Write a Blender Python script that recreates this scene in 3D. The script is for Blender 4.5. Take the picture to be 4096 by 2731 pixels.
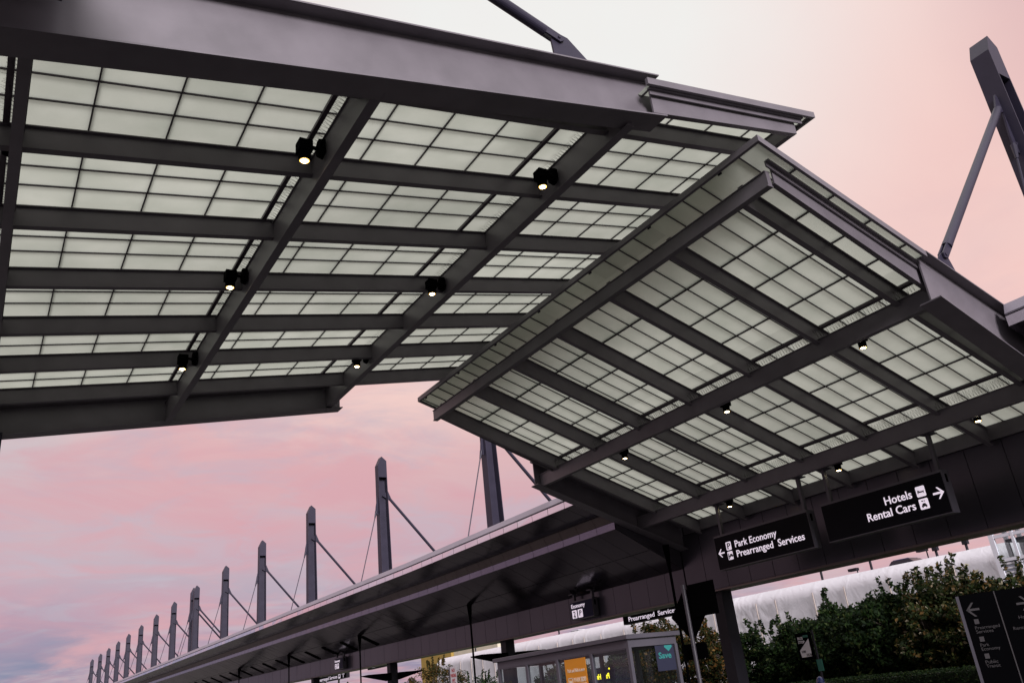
import bpy, math, random
from mathutils import Vector, Matrix

random.seed(7)
scene = bpy.context.scene
for o in list(bpy.data.objects):
    bpy.data.objects.remove(o)
COL = scene.collection
EYE = 1.6                     # camera height; ground is z = 0
R = math.radians

# ------------------------------------------------------------------ camera
cam_d = bpy.data.cameras.new("camera")
cam = bpy.data.objects.new("camera", cam_d)
COL.objects.link(cam)
fw = Vector((0.51202373, 0.76635652, 0.38798115))
rt = Vector((0.85066043, -0.51507699, -0.10522604))
up = Vector((-0.1191995, -0.38391844, 0.91564082))
m = Matrix((rt, up, -fw)).transposed().to_4x4()
m.translation = (0, 0, EYE)
cam.matrix_world = m
cam_d.sensor_width = 36
cam_d.lens = 29.349
cam_d.clip_start = 0.1
cam_d.clip_end = 5000
scene.camera = cam

# ------------------------------------------------------------------ view
vs = scene.view_settings
vs.view_transform = 'Standard'
vs.look = 'None'
vs.gamma = 1
vs.exposure = 0.0
scene.cycles.max_bounces = 8
scene.cycles.transmission_bounces = 6
scene.cycles.transparent_max_bounces = 24
scene.cycles.diffuse_bounces = 4
scene.cycles.use_denoising = True

# ------------------------------------------------------------------ sky (dusk clouds)
SUN_AZ, SUN_EL = 192, 20       # low dusk sun behind and left of the camera, behind cloud
world = bpy.data.worlds.new("World")
scene.world = world
world.use_nodes = True
wt = world.node_tree
wt.nodes.clear()


def wn(t, **k):
    n = wt.nodes.new(t)
    for a, b in k.items():
        setattr(n, a, b)
    return n


def ramp(node, stops):
    cr = node.color_ramp
    while len(cr.elements) > 1:
        cr.elements.remove(cr.elements[-1])
    cr.elements[0].position, cr.elements[0].color = stops[0][0], (*stops[0][1], 1)
    for p, c in stops[1:]:
        e = cr.elements.new(p)
        e.color = (*c, 1)


L = wt.links.new
tc = wn('ShaderNodeTexCoord')
sep = wn('ShaderNodeSeparateXYZ')
L(tc.outputs['Generated'], sep.inputs[0])


def wmath(op, a, b=None, clamp=False):
    n = wn('ShaderNodeMath', operation=op, use_clamp=clamp)
    for i, v in enumerate((a, b)):
        if v is None:
            continue
        if isinstance(v, (int, float)):
            n.inputs[i].default_value = v
        else:
            L(v, n.inputs[i])
    return n.outputs[0]


def wdot(vec):
    n = wn('ShaderNodeVectorMath', operation='DOT_PRODUCT')
    L(tc.outputs['Generated'], n.inputs[0])
    n.inputs[1].default_value = Vector(vec).normalized()
    return n.outputs['Value']


def wmix(f, a, b):
    n = wn('ShaderNodeMix', data_type='RGBA')
    if isinstance(f, (int, float)):
        n.inputs[0].default_value = f
    else:
        L(f, n.inputs[0])
    for i, v in ((6, a), (7, b)):
        if isinstance(v, tuple):
            n.inputs[i].default_value = (*v, 1)
        else:
            L(v, n.inputs[i])
    return n.outputs[2]


z = sep.outputs['Z']
# elevation gradient of the cloud deck: slate and mauve low, rose, then pale peach
elev = wn('ShaderNodeValToRGB')
ramp(elev, [(0.0, (.22, .17, .32)), (.03, (.36, .22, .33)), (.10, (.54, .29, .36)), (.17, (.57, .32, .37)),
            (.25, (.68, .42, .42)), (.34, (.86, .58, .52)), (.55, (.90, .63, .57)), (.72, (.95, .84, .82)), (.80, (1.55, 1.45, 1.42)), (1.0, (1.7, 1.62, 1.6))])
L(z, elev.inputs[0])
# thin bright veil of cloud overhead-right
ang = wmath('ARCCOSINE', wmath('MINIMUM', wdot((.475, .555, .685)), 1.0))
bright = wn('ShaderNodeMapRange', interpolation_type='SMOOTHSTEP')
L(ang, bright.inputs['Value'])
bright.inputs['From Min'].default_value = .50
bright.inputs['From Max'].default_value = .06
rose = wn('ShaderNodeMapRange', interpolation_type='SMOOTHERSTEP')
L(wdot((.78, .42, .46)), rose.inputs['Value'])
rose.inputs['From Min'].default_value = .86
rose.inputs['From Max'].default_value = 1.0
# clouds lie on a flat deck, so they stretch towards the horizon
den = wmath('ADD', wmath('MAXIMUM', z, 0.0), .10)
px = wmath('DIVIDE', sep.outputs['X'], den)
py = wmath('DIVIDE', sep.outputs['Y'], den)
cmb = wn('ShaderNodeCombineXYZ')
L(px, cmb.inputs[0])
L(py, cmb.inputs[1])


def wnoise(scale, detail, rough, off, dist=.3):
    mp = wn('ShaderNodeMapping')
    L(cmb.outputs[0], mp.inputs[0])
    mp.inputs['Location'].default_value = off
    mp.inputs['Rotation'].default_value = (0, 0, R(24))
    n = wn('ShaderNodeTexNoise')
    n.inputs['Scale'].default_value = scale
    n.inputs['Detail'].default_value = detail
    n.inputs['Roughness'].default_value = rough
    n.inputs['Distortion'].default_value = dist
    L(mp.outputs[0], n.inputs['Vector'])
    return n.outputs['Fac']


def wrange(v, a, b, lo=0.0, hi=1.0):
    n = wn('ShaderNodeMapRange', interpolation_type='SMOOTHSTEP')
    L(v, n.inputs['Value'])
    n.inputs['From Min'].default_value = a
    n.inputs['From Max'].default_value = b
    n.inputs['To Min'].default_value = lo
    n.inputs['To Max'].default_value = hi
    return n.outputs[0]


c1 = wrange(wnoise(.8, 4, .5, (3.1, 1.7, 0)), .40, .64, 0, .72)
c2 = wrange(wnoise(1.5, 5, .58, (9.1, 4.2, 0), .7), .40, .66, 0, .75)
low = wrange(z, .02, .20, 1.0, 0.0)
grey = wmix(wrange(z, .03, .22), (.17, .18, .33), (.53, .47, .50))
lowc = wrange(z, .24, .52, 1.0, .32)
sky = wmix(wmath('MULTIPLY', c1, lowc), elev.outputs[0], grey)
sky = wmix(wmath('MULTIPLY', wmath('MULTIPLY', c2, lowc), .9), sky, (.66, .32, .35))
c3 = wrange(wnoise(2.6, 5, .6, (2.2, 8.8, 0), .8), .43, .68, 0, .55)
sky = wmix(wmath('MULTIPLY', c3, lowc), sky, (.50, .42, .48))
# slate bands close to the horizon in the north
north = wrange(wdot((-.12, 1, .0)), .93, .995)
bands = wrange(wnoise(1.3, 4, .5, (1.3, 7.7, 0), .2), .38, .55)
bandz = wrange(z, .04, .17, 1.0, 0.0)
sky = wmix(wmath('MULTIPLY', wmath('MULTIPLY', bands, bandz), wmath('MULTIPLY', north, .85)), sky, (.13, .16, .30))
sky = wmix(wmath('MULTIPLY', rose.outputs[0], .65), sky, (.93, .60, .54))
east = wrange(wdot((.83, .05, .56)), .95, 1.0)
sky = wmix(wmath('MULTIPLY', east, .5), sky, (.55, .36, .40))
sky = wmix(wmath('MULTIPLY', wmath('MULTIPLY', bright.outputs[0], 1.1, True), wrange(wnoise(1.1, 5, .55, (5.1, 2.2, 0), .4), .25, .7, 1.0, .78)), sky, (.86, .87, .84))
# behind the camera the low sky is dusky, the cloud above still glows
rear = wrange(wdot((-.35, -1, 0)), -.25, .35)
rearc = wn('ShaderNodeValToRGB')
ramp(rearc, [(0.0, (.05, .05, .07)), (.25, (.09, .08, .11)), (.40, (.50, .45, .52)), (.55, (1.15, 1.06, 1.14)), (.74, (1.25, 1.16, 1.22)), (.82, (1.5, 1.42, 1.42)), (1.0, (1.7, 1.62, 1.6))])
L(z, rearc.inputs[0])
sky = wmix(rear, sky, rearc.outputs[0])
nish = wn('ShaderNodeTexSky', sky_type='NISHITA')
nish.sun_disc = False
nish.sun_elevation = R(SUN_EL)
nish.sun_rotation = R(SUN_AZ)
nmul = wn('ShaderNodeVectorMath', operation='SCALE')
L(nish.outputs[0], nmul.inputs[0])
nmul.inputs['Scale'].default_value = .012
addn = wn('ShaderNodeVectorMath', operation='ADD')
L(sky, addn.inputs[0])
L(nmul.outputs[0], addn.inputs[1])
bg = wn('ShaderNodeBackground')
L(addn.outputs[0], bg.inputs['Color'])
bg.inputs['Strength'].default_value = 1.0
out = wn('ShaderNodeOutputWorld')
L(bg.outputs[0], out.inputs[0])

sun_d = bpy.data.lights.new("sun", 'SUN')
sun_d.energy = 4.9
sun_d.angle = R(18)
sun_d.color = (1.0, .93, .97)
sun = bpy.data.objects.new("sun", sun_d)
COL.objects.link(sun)
sdir = Vector((math.sin(R(SUN_AZ)) * math.cos(R(SUN_EL)), math.cos(R(SUN_AZ)) * math.cos(R(SUN_EL)), math.sin(R(SUN_EL))))
sun.rotation_euler = sdir.to_track_quat('Z', 'Y').to_euler()
sun.location = sdir * 100

# ------------------------------------------------------------------ materials


def mat(name, base, rough=.5, metal=0.0, var=.12, vscale=3.0, bump=0.0, bscale=40.0, spec=.5, emit=None, estr=0.0):
    mt = bpy.data.materials.new(name)
    mt.use_nodes = True
    nt = mt.node_tree
    b = nt.nodes['Principled BSDF']
    b.inputs['Roughness'].default_value = rough
    b.inputs['Metallic'].default_value = metal
    b.inputs['Specular IOR Level'].default_value = spec
    t = nt.nodes.new('ShaderNodeTexCoord')
    n = nt.nodes.new('ShaderNodeTexNoise')
    n.inputs['Scale'].default_value = vscale
    n.inputs['Detail'].default_value = 6
    nt.links.new(t.outputs['Object'], n.inputs['Vector'])
    r = nt.nodes.new('ShaderNodeValToRGB')
    a, c = 1 - var, 1 + var
    ramp(r, [(.3, tuple(v * a for v in base)), (.7, tuple(min(1, v * c) for v in base))])
    nt.links.new(n.outputs['Fac'], r.inputs[0])
    nt.links.new(r.outputs[0], b.inputs['Base Color'])
    rr = nt.nodes.new('ShaderNodeMapRange')
    rr.inputs['To Min'].default_value = max(.02, rough - .06)
    rr.inputs['To Max'].default_value = min(1, rough + .06)
    nt.links.new(n.outputs['Fac'], rr.inputs['Value'])
    nt.links.new(rr.outputs[0], b.inputs['Roughness'])
    if bump:
        n2 = nt.nodes.new('ShaderNodeTexNoise')
        n2.inputs['Scale'].default_value = bscale
        n2.inputs['Detail'].default_value = 4
        nt.links.new(t.outputs['Object'], n2.inputs['Vector'])
        bp = nt.nodes.new('ShaderNodeBump')
        bp.inputs['Strength'].default_value = bump
        bp.inputs['Distance'].default_value = .02
        nt.links.new(n2.outputs['Fac'], bp.inputs['Height'])
        nt.links.new(bp.outputs[0], b.inputs['Normal'])
    if emit:
        b.inputs['Emission Color'].default_value = (*emit, 1)
        b.inputs['Emission Strength'].default_value = estr
    return mt


M_STEEL = mat('painted_steel', (.112, .101, .114), .42, 0, .14, 1.6, .04, 50)
M_MAST = mat('mast_paint', (.025, .022, .038), .45, 0, .12, 1.2, .03, 60, spec=.22)
M_PANEL = mat('metal_panel', (.88, .84, .88), .09, .95, .05, .5, .04, 1.2)
M_PANEL_DIM = mat('metal_panel_dim_reflection', (.15, .15, .20), .2, .8, .08, .5, .05, 1.2)  # panel metal darkened to imitate duller reflections on the lower fascia
M_LIP = mat('lip_paint', (.24, .22, .26), .45, 0, .08, .6)
M_SOFFIT = mat('soffit_panel', (.085, .073, .092), .15, .8, .10, .5, .06, 1.4)
M_WALL = mat('wall_panel', (.050, .045, .058), .30, .25, .12, .5, .04, 2, spec=.4)
M_RISER = mat('riser_metal', (.16, .13, .12), .4, .5, .1, 1)
M_JOINT = mat('joint_black', (.012, .011, .014), .8)
M_BLACK = mat('black_metal', (.0012, .0012, .0016), .9, 0, .1, 4, spec=.02)
M_DARK = mat('dark_paint', (.014, .013, .018), .55, 0, .1, 3, spec=.2)
M_BAR = mat('glazing_bar', (.07, .055, .07), .5, 0, .1, 3)
M_SPIKE = mat('spike_steel', (.03, .03, .03), .5, .2)
M_SIGN = mat('sign_face', (.003, .003, .005), .55, 0, .1, 2, spec=.08)
M_BLUE = mat('sign_blue', (.006, .008, .030), .5, 0, .1, 2, spec=.1)
M_FRAME = mat('sign_frame', (.050, .046, .058), .45, 0, .08, 2)
M_LETTER = mat('sign_letter', (.75, .70, .76), .5, 0, .02, 2, emit=(.80, .70, .82), estr=.72)
M_DIM = mat('unlit_letter', (.028, .025, .027), .8, 0, .03, 2)
M_ICON = mat('icon_black', (.008, .008, .01), .5)
M_ALU = mat('shelter_aluminium', (.080, .075, .092), .4, .2, .08, 1.5)
M_ASPH = mat('asphalt', (.024, .023, .025), .85, 0, .25, 1.5, .4, 60)
M_CONC = mat('concrete', (.085, .08, .08), .8, 0, .15, 1.2, .2, 30)
M_GRASS = mat('lawn', (.045, .07, .03), .9, 0, .3, 2, .5, 40)
M_BEIGE = mat('beige_render', (.55, .50, .38), .8, 0, .08, .4)
M_OCHRE = mat('ochre_render', (.30, .20, .04), .8, 0, .1, .4)
M_WHITEF = mat('window_frame_white', (.62, .62, .68), .4, 0, .05, 1)
M_LOUVRE = mat('louvre_blue', (.14, .15, .2), .5, 0, .1, 1)
M_ORANGE = mat('poster_orange', (.72, .27, .006), .55, 0, .06, 1)
M_NAVY = mat('poster_navy', (.010, .012, .032), .55, 0, .1, 1)
M_TEAL = mat('poster_teal', (.02, .18, .17), .5, 0, .05, 1)
M_PALE = mat('poster_letter', (.75, .62, .48), .5, 0, .03, 1)
M_WHITE = mat('white_paint', (.72, .70, .72), .5, 0, .04, 2)
M_RED = mat('red_letter', (.45, .03, .03), .5)
M_GREEN = mat('sign_green', (.02, .14, .10), .5, 0, .1, 4)
M_CARBLUE = mat('car_blue', (.02, .03, .10), .2, .2, .05, 1)
M_CARDARK = mat('car_dark', (.03, .03, .035), .25, .2, .05, 1)
M_CARWHITE = mat('car_white', (.6, .6, .62), .25, 0, .05, 1)
M_CARGLASS = mat('car_glass', (.02, .022, .03), .08, 0, .05, 1)
M_BARK = mat('bark', (.06, .045, .035), .9, 0, .3, 8, .5, 30)
M_LENS = mat('lamp_lens', (1, .9, .7), .3, emit=(1.0, .86, .60), estr=24)
M_FRINGE = mat('lamp_light_fringe', (1, .7, .2), .3, emit=(1.0, .55, .10), estr=1.3)  # glowing ring imitates the warm fringe of light around the lens
M_HEAD = mat('car_headlight', (1, .9, .7), .3, emit=(1.0, .75, .35), estr=5)
M_REFL_LED = mat('reflected_led_yellow', (.8, .6, .02), .4, emit=(1.0, .78, .02), estr=2.2)  # glow imitates an LED sign reflected in the shelter pane


def translucent_glass():
    mt = bpy.data.materials.new('translucent_glass')
    mt.use_nodes = True
    nt = mt.node_tree
    nt.nodes.clear()
    o = nt.nodes.new('ShaderNodeOutputMaterial')
    t = nt.nodes.new('ShaderNodeTexCoord')
    n = nt.nodes.new('ShaderNodeTexNoise')
    n.inputs['Scale'].default_value = .9
    n.inputs['Detail'].default_value = 5
    nt.links.new(t.outputs['Object'], n.inputs['Vector'])
    r = nt.nodes.new('ShaderNodeValToRGB')
    ramp(r, [(.3, (.285, .312, .262)), (.7, (.365, .390, .335))])
    nt.links.new(n.outputs['Fac'], r.inputs[0])
    oi = nt.nodes.new('ShaderNodeObjectInfo')
    hs = nt.nodes.new('ShaderNodeHueSaturation')
    mr = nt.nodes.new('ShaderNodeMapRange')
    mr.inputs['To Min'].default_value = .90
    mr.inputs['To Max'].default_value = 1.12
    nt.links.new(oi.outputs['Random'], mr.inputs['Value'])
    nt.links.new(mr.outputs[0], hs.inputs['Value'])
    nt.links.new(r.outputs[0], hs.inputs['Color'])
    tr = nt.nodes.new('ShaderNodeBsdfTranslucent')
    nt.links.new(hs.outputs[0], tr.inputs['Color'])
    df = nt.nodes.new('ShaderNodeBsdfDiffuse')
    df.inputs['Color'].default_value = (.30, .33, .28, 1)
    gl = nt.nodes.new('ShaderNodeBsdfGlossy')
    gl.inputs['Roughness'].default_value = .15
    m1 = nt.nodes.new('ShaderNodeMixShader')
    m1.inputs[0].default_value = .18
    nt.links.new(tr.outputs[0], m1.inputs[1])
    nt.links.new(df.outputs[0], m1.inputs[2])
    m2 = nt.nodes.new('ShaderNodeMixShader')
    m2.inputs[0].default_value = .03
    nt.links.new(m1.outputs[0], m2.inputs[1])
    nt.links.new(gl.outputs[0], m2.inputs[2])
    nt.links.new(m2.outputs[0], o.inputs[0])
    return mt


M_GLASS = translucent_glass()


def clear_glass():
    mt = bpy.data.materials.new('clear_glass')
    mt.use_nodes = True
    nt = mt.node_tree
    nt.nodes.clear()
    o = nt.nodes.new('ShaderNodeOutputMaterial')
    t = nt.nodes.new('ShaderNodeTexCoord')
    n = nt.nodes.new('ShaderNodeTexNoise')
    n.inputs['Scale'].default_value = .5
    nt.links.new(t.outputs['Object'], n.inputs['Vector'])
    r = nt.nodes.new('ShaderNodeValToRGB')
    ramp(r, [(.3, (.86, .90, .90)), (.7, (.90, .93, .93))])
    nt.links.new(n.outputs['Fac'], r.inputs[0])
    tr = nt.nodes.new('ShaderNodeBsdfTransparent')
    nt.links.new(r.outputs[0], tr.inputs['Color'])
    gl = nt.nodes.new('ShaderNodeBsdfGlossy')
    gl.inputs['Roughness'].default_value = .03
    m2 = nt.nodes.new('ShaderNodeMixShader')
    m2.inputs[0].default_value = .035
    nt.links.new(tr.outputs[0], m2.inputs[1])
    nt.links.new(gl.outputs[0], m2.inputs[2])
    nt.links.new(m2.outputs[0], o.inputs[0])
    return mt


M_CLEAR = clear_glass()


def leaf_mat(name, stops):
    mt = bpy.data.materials.new(name)
    mt.use_nodes = True
    nt = mt.node_tree
    b = nt.nodes['Principled BSDF']
    b.inputs['Roughness'].default_value = .7
    b.inputs['Specular IOR Level'].default_value = .15
    g = nt.nodes.new('ShaderNodeNewGeometry')
    r = nt.nodes.new('ShaderNodeValToRGB')
    ramp(r, stops)
    nt.links.new(g.outputs['Random Per Island'], r.inputs[0])
    nt.links.new(r.outputs[0], b.inputs['Base Color'])
    tr = nt.nodes.new('ShaderNodeBsdfTranslucent')
    nt.links.new(r.outputs[0], tr.inputs['Color'])
    mx = nt.nodes.new('ShaderNodeMixShader')
    mx.inputs[0].default_value = .3
    o = nt.nodes['Material Output']
    nt.links.new(b.outputs[0], mx.inputs[1])
    nt.links.new(tr.outputs[0], mx.inputs[2])
    nt.links.new(mx.outputs[0], o.inputs[0])
    return mt


M_LEAF = leaf_mat('leaf_green', [(0, (.003, .008, .003)), (.5, (.007, .019, .004)), (.85, (.017, .038, .008)), (1, (.05, .06, .018))])
M_LEAFY = leaf_mat('leaf_turning', [(0, (.007, .014, .004)), (.5, (.015, .027, .006)), (.75, (.042, .048, .012)), (.90, (.10, .055, .015)), (1, (.30, .28, .20))])
M_LEAFO = leaf_mat('leaf_autumn', [(0, (.007, .015, .004)), (.5, (.018, .026, .006)), (.78, (.055, .034, .008)), (.94, (.12, .052, .010)), (1, (.16, .10, .03))])


def wrap_mat():
    mt = mat('white_wrap', (.52, .515, .55), .42, 0, .04, .3)
    nt = mt.node_tree
    b = nt.nodes['Principled BSDF']
    t = nt.nodes.new('ShaderNodeTexCoord')
    mp = nt.nodes.new('ShaderNodeMapping')
    mp.inputs['Scale'].default_value = (1, .8, .5)
    nt.links.new(t.outputs['Object'], mp.inputs[0])
    w = nt.nodes.new('ShaderNodeTexNoise')
    w.inputs['Scale'].default_value = 1.6
    w.inputs['Detail'].default_value = 7
    w.inputs['Distortion'].default_value = 1.2
    nt.links.new(mp.outputs[0], w.inputs['Vector'])
    bp = nt.nodes.new('ShaderNodeBump')
    bp.inputs['Strength'].default_value = .4
    bp.inputs['Distance'].default_value = .12
    nt.links.new(w.outputs['Fac'], bp.inputs['Height'])
    nt.links.new(bp.outputs[0], b.inputs['Normal'])
    return mt


M_WRAP = wrap_mat()

# ------------------------------------------------------------------ builders


class MB:
    def __init__(self):
        self.v, self.f = [], []

    def poly(self, pts):
        i = len(self.v)
        self.v += [tuple(p) for p in pts]
        self.f.append(tuple(range(i, i + len(pts))))

    def hexa(self, a, b):
        """a, b: two quads (4 points each, same winding) joined to a closed solid"""
        n = len(a)
        i = len(self.v)
        self.v += [tuple(p) for p in a] + [tuple(p) for p in b]
        self.f.append(tuple(range(i + n - 1, i - 1, -1)))
        self.f.append(tuple(range(i + n, i + 2 * n)))
        for k in range(n):
            j = (k + 1) % n
            self.f.append((i + k, i + j, i + n + j, i + n + k))
        return self

    def box(self, x0, x1, y0, y1, z0, z1):
        return self.hexa([(x0, y0, z0), (x1, y0, z0), (x1, y1, z0), (x0, y1, z0)],
                         [(x0, y0, z1), (x1, y0, z1), (x1, y1, z1), (x0, y1, z1)])

    def slab(self, x0, x1, y0, y1, zb0, zt0, zb1=None, zt1=None):
        """box whose bottom/top run from (zb0, zt0) at x0 to (zb1, zt1) at x1"""
        zb1 = zb0 if zb1 is None else zb1
        zt1 = zt0 if zt1 is None else zt1
        return self.hexa([(x0, y0, zb0), (x0, y1, zb0), (x0, y1, zt0), (x0, y0, zt0)],
                         [(x1, y0, zb1), (x1, y1, zb1), (x1, y1, zt1), (x1, y0, zt1)])

    def extr_y(self, prof, y0, y1, dz0=0.0, dz1=0.0):
        return self.hexa([(x, y0, zz + dz0) for x, zz in prof], [(x, y1, zz + dz1) for x, zz in prof])

    def tube(self, a, b, r, r2=None, n=12, cap=True):
        a, b = Vector(a), Vector(b)
        r2 = r if r2 is None else r2
        q = (b - a).to_track_quat('Z', 'Y')
        ra = [a + q @ Vector((math.cos(t) * r, math.sin(t) * r, 0)) for t in [2 * math.pi * k / n for k in range(n)]]
        rb = [b + q @ Vector((math.cos(t) * r2, math.sin(t) * r2, 0)) for t in [2 * math.pi * k / n for k in range(n)]]
        return self.hexa(ra, rb)

    def build(self, name, material, parent=None, smooth=False, bevel=0.0):
        org = Vector(parent['org']) if parent is not None else None
        me = bpy.data.meshes.new(name)
        vv = self.v if org is None else [tuple(Vector(p) - org) for p in self.v]
        me.from_pydata(vv, [], self.f)
        me.materials.append(material)
        me.update()
        import bmesh
        bm = bmesh.new()
        bm.from_mesh(me)
        bmesh.ops.recalc_face_normals(bm, faces=bm.faces)
        if bevel:
            bmesh.ops.bevel(bm, geom=bm.edges[:], offset=bevel, segments=1, affect='EDGES', clamp_overlap=True)
        bm.to_mesh(me)
        bm.free()
        if smooth:
            for p in me.polygons:
                p.use_smooth = True
        ob = bpy.data.objects.new(name, me)
        COL.objects.link(ob)
        if parent is not None:
            ob.parent = parent
            ob['org'] = parent['org']
        return ob


def tag(o, label=None, cat=None, group=None, kind=None):
    for k_, v_ in (('label', label), ('category', cat), ('group', group), ('kind', kind)):
        if v_:
            o[k_] = v_
    return o


def thing(name, loc, label, cat, group=None):
    o = bpy.data.objects.new(name, None)
    o.empty_display_size = .2
    COL.objects.link(o)
    o.location = loc
    o['org'] = tuple(loc)
    return tag(o, label, cat, group)


def solo(mb, name, material, label, cat, group=None, kind=None, **k):
    return tag(mb.build(name, material, **k), label, cat, group, kind)


def copy_tree(o, parent=None):
    c = o.copy()
    COL.objects.link(c)
    if parent is not None:
        c.parent = parent
    for ch in list(o.children):
        copy_tree(ch, c)
    return c


def text_mesh(name, body, size, parent, material, loc, xdir, ydir, width=None, align='LEFT', bold=0.0, ext=.004):
    """text laid on a real sign face; xdir = reading direction, ydir = up"""
    cu = bpy.data.curves.new(name, 'FONT')
    cu.body = body
    cu.size = size
    cu.align_x = align
    cu.extrude = ext
    cu.offset = bold
    cu.resolution_u = 3
    tmp = bpy.data.objects.new(name, cu)
    COL.objects.link(tmp)
    bpy.context.view_layer.update()
    dg = bpy.context.evaluated_depsgraph_get()
    me = bpy.data.meshes.new_from_object(tmp.evaluated_get(dg))
    bpy.data.objects.remove(tmp)
    bpy.data.curves.remove(cu)
    xs = [v.co.x for v in me.vertices]
    w0 = max(xs) - min(xs)
    s = 1.0 if width is None else width / w0
    xd, yd = Vector(xdir).normalized(), Vector(ydir).normalized()
    zd = xd.cross(yd)
    org = Vector(parent['org'])
    for v in me.vertices:
        v.co = Vector(loc) + xd * (v.co.x * s) + yd * v.co.y + zd * v.co.z - org
    me.materials.clear()
    me.materials.append(material)
    ob = bpy.data.objects.new(name, me)
    COL.objects.link(ob)
    ob.parent = parent
    ob['org'] = parent['org']
    return ob


def Z(v):
    return v + EYE


def GL(x):
    return 9.0 + .1578 * x + EYE


def GR(x):
    return 14.817 - .3545 * x + EYE


# ------------------------------------------------------------------ ground
solo(MB().box(-900, 900, -600, 1600, -.5, 0), 'ground', M_ASPH, None, None, kind='structure')
solo(MB().box(-9, 1.2, -60, 400, .0, .14), 'pavement', M_CONC, None, None, kind='structure')
solo(MB().box(16.5, 28.2, -60, 400, .0, .14), 'pavement', M_CONC, None, None, kind='structure')
solo(MB().box(28.8, 54, -60, 400, .0, .10), 'lawn', M_GRASS, None, None, kind='structure')
mk = MB()
for yy in range(-40, 300, 9):
    mk.poly([(8.7, yy, .004), (8.85, yy, .004), (8.85, yy + 3, .004), (8.7, yy + 3, .004)])
solo(mk, 'road_marking', M_WHITE, None, None, kind='structure')

# ------------------------------------------------------------------ glass canopies


def spikes(beam, xf, g, y0, y1, seed, top, lean=(.07, .13), rise=(.17, .25)):
    """needles standing on the near top edge of a beam"""
    rnd = random.Random(seed)
    mb = MB()
    y = y0
    while y < y1:
        for s in (-1, 1):
            a = Vector((xf + .015, y, g(xf) - top - .01))
            b = a + Vector((-rnd.uniform(*lean), s * rnd.uniform(.02, .06) + .02, rnd.uniform(*rise)))
            c = a.lerp(b, .5) + Vector((-.02, 0, .015))
            w = .0042
            for p, q, k in ((a, c, 1), (c, b, .8)):
                mb.hexa([p + Vector((w * k, 0, 0)), p + Vector((-w * k, w * k, 0)), p + Vector((-w * k, -w * k, 0))],
                        [q + Vector((w * .8 * k, 0, 0)), q + Vector((-w * .8 * k, w * .8 * k, 0)), q + Vector((-w * .8 * k, -w * .8 * k, 0))])
        y += rnd.uniform(.075, .10)
    return mb.build('bird_spikes', M_SPIKE, beam)


def canopy(root, g, x_edges, y_edges, xbars, thick, ybars, beams, joists, jx0, jx1, jdepth, over):
    # glass between beams and joists: one pane field per bay, its bars a sub-part
    for i in range(len(x_edges) - 1):
        for j in range(len(y_edges) - 1):
            xa, xb, ya, yb = x_edges[i], x_edges[i + 1], y_edges[j], y_edges[j + 1]
            if j == 0 and not (over[0] <= xa and xb <= over[1]):
                ya = over[2]          # behind the girder web
            p = MB()
            p.poly([(xa, ya, g(xa)), (xb, ya, g(xb)), (xb, yb, g(xb)), (xa, yb, g(xa))])
            gp = p.build('glass_panel', M_GLASS, root)
            b = MB()
            for x in xbars:
                if xa < x <= xb:
                    w = .047 if x in thick else .012
                    h = .07 if x in thick else .035
                    b.hexa([(x - w, ya, g(x - w) - h), (x + w, ya, g(x + w) - h), (x + w, ya, g(x + w) - .003), (x - w, ya, g(x - w) - .003)],
                           [(x - w, yb, g(x - w) - h), (x + w, yb, g(x + w) - h), (x + w, yb, g(x + w) - .003), (x - w, yb, g(x - w) - .003)])
            for x in xbars:
                if xa < x <= xb:       # added ribs above the glass, unseen, only to shade pane edges
                    w = .014
                    b.hexa([(x - w, ya, g(x - w) + .004), (x + w, ya, g(x + w) + .004), (x + w, ya, g(x + w) + .07), (x - w, ya, g(x - w) + .07)],
                           [(x - w, yb, g(x - w) + .004), (x + w, yb, g(x + w) + .004), (x + w, yb, g(x + w) + .07), (x - w, yb, g(x - w) + .07)])
            for y in ybars:
                if ya < y <= yb and not any(-.08 < y - q_ < .22 for q_ in joists):
                    b.slab(xa, xb, y - .012, y + .012, g(xa) + .004, g(xa) + .06, g(xb) + .004, g(xb) + .06)  # cross rib above the glass, likewise added for its shade
                    b.slab(xa, xb, y - .011, y + .011, g(xa) - .03, g(xa) - .004, g(xb) - .03, g(xb) - .004)
            if b.v:
                b.build('glazing_bars_and_shade_ribs', M_BAR, gp)
    for k, yj in enumerate(joists):
        x0, x1 = jx0, jx1
        mb = MB()
        d = jdepth
        mb.slab(x0, x1, yj, yj + .15, g(x0) - d, g(x0) - d + .02, g(x1) - d, g(x1) - d + .02)
        mb.slab(x0, x1, yj + .065, yj + .09, g(x0) - d + .02, g(x0) - .075, g(x1) - d + .02, g(x1) - .075)
        mb.slab(x0, x1, yj, yj + .15, g(x0) - .075, g(x0) - .055, g(x1) - .075, g(x1) - .055)
        mb.build('joist', M_STEEL, root)
    for n, (xf, w, d, y0, y1, sp, top) in enumerate(beams):
        mb = MB()
        gm = g(xf + w / 2)
        tp = gm - top
        mb.box(xf, xf + w, y0, y1, gm - d, gm - d + .025)
        mb.box(xf + .03, xf + w - .03, y0, y1, gm - d + .025, tp - .02)
        mb.box(xf, xf + w, y0, y1, tp - .02, tp)
        bo = mb.build('main_beam', M_STEEL, root)
        if sp:
            spikes(bo, xf, g, y0 + .4, y1 - 1.2, 11 + n, top, *(((.15, .23), (.05, .10)) if top < .2 else ((.07, .13), (.17, .25))))


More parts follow.
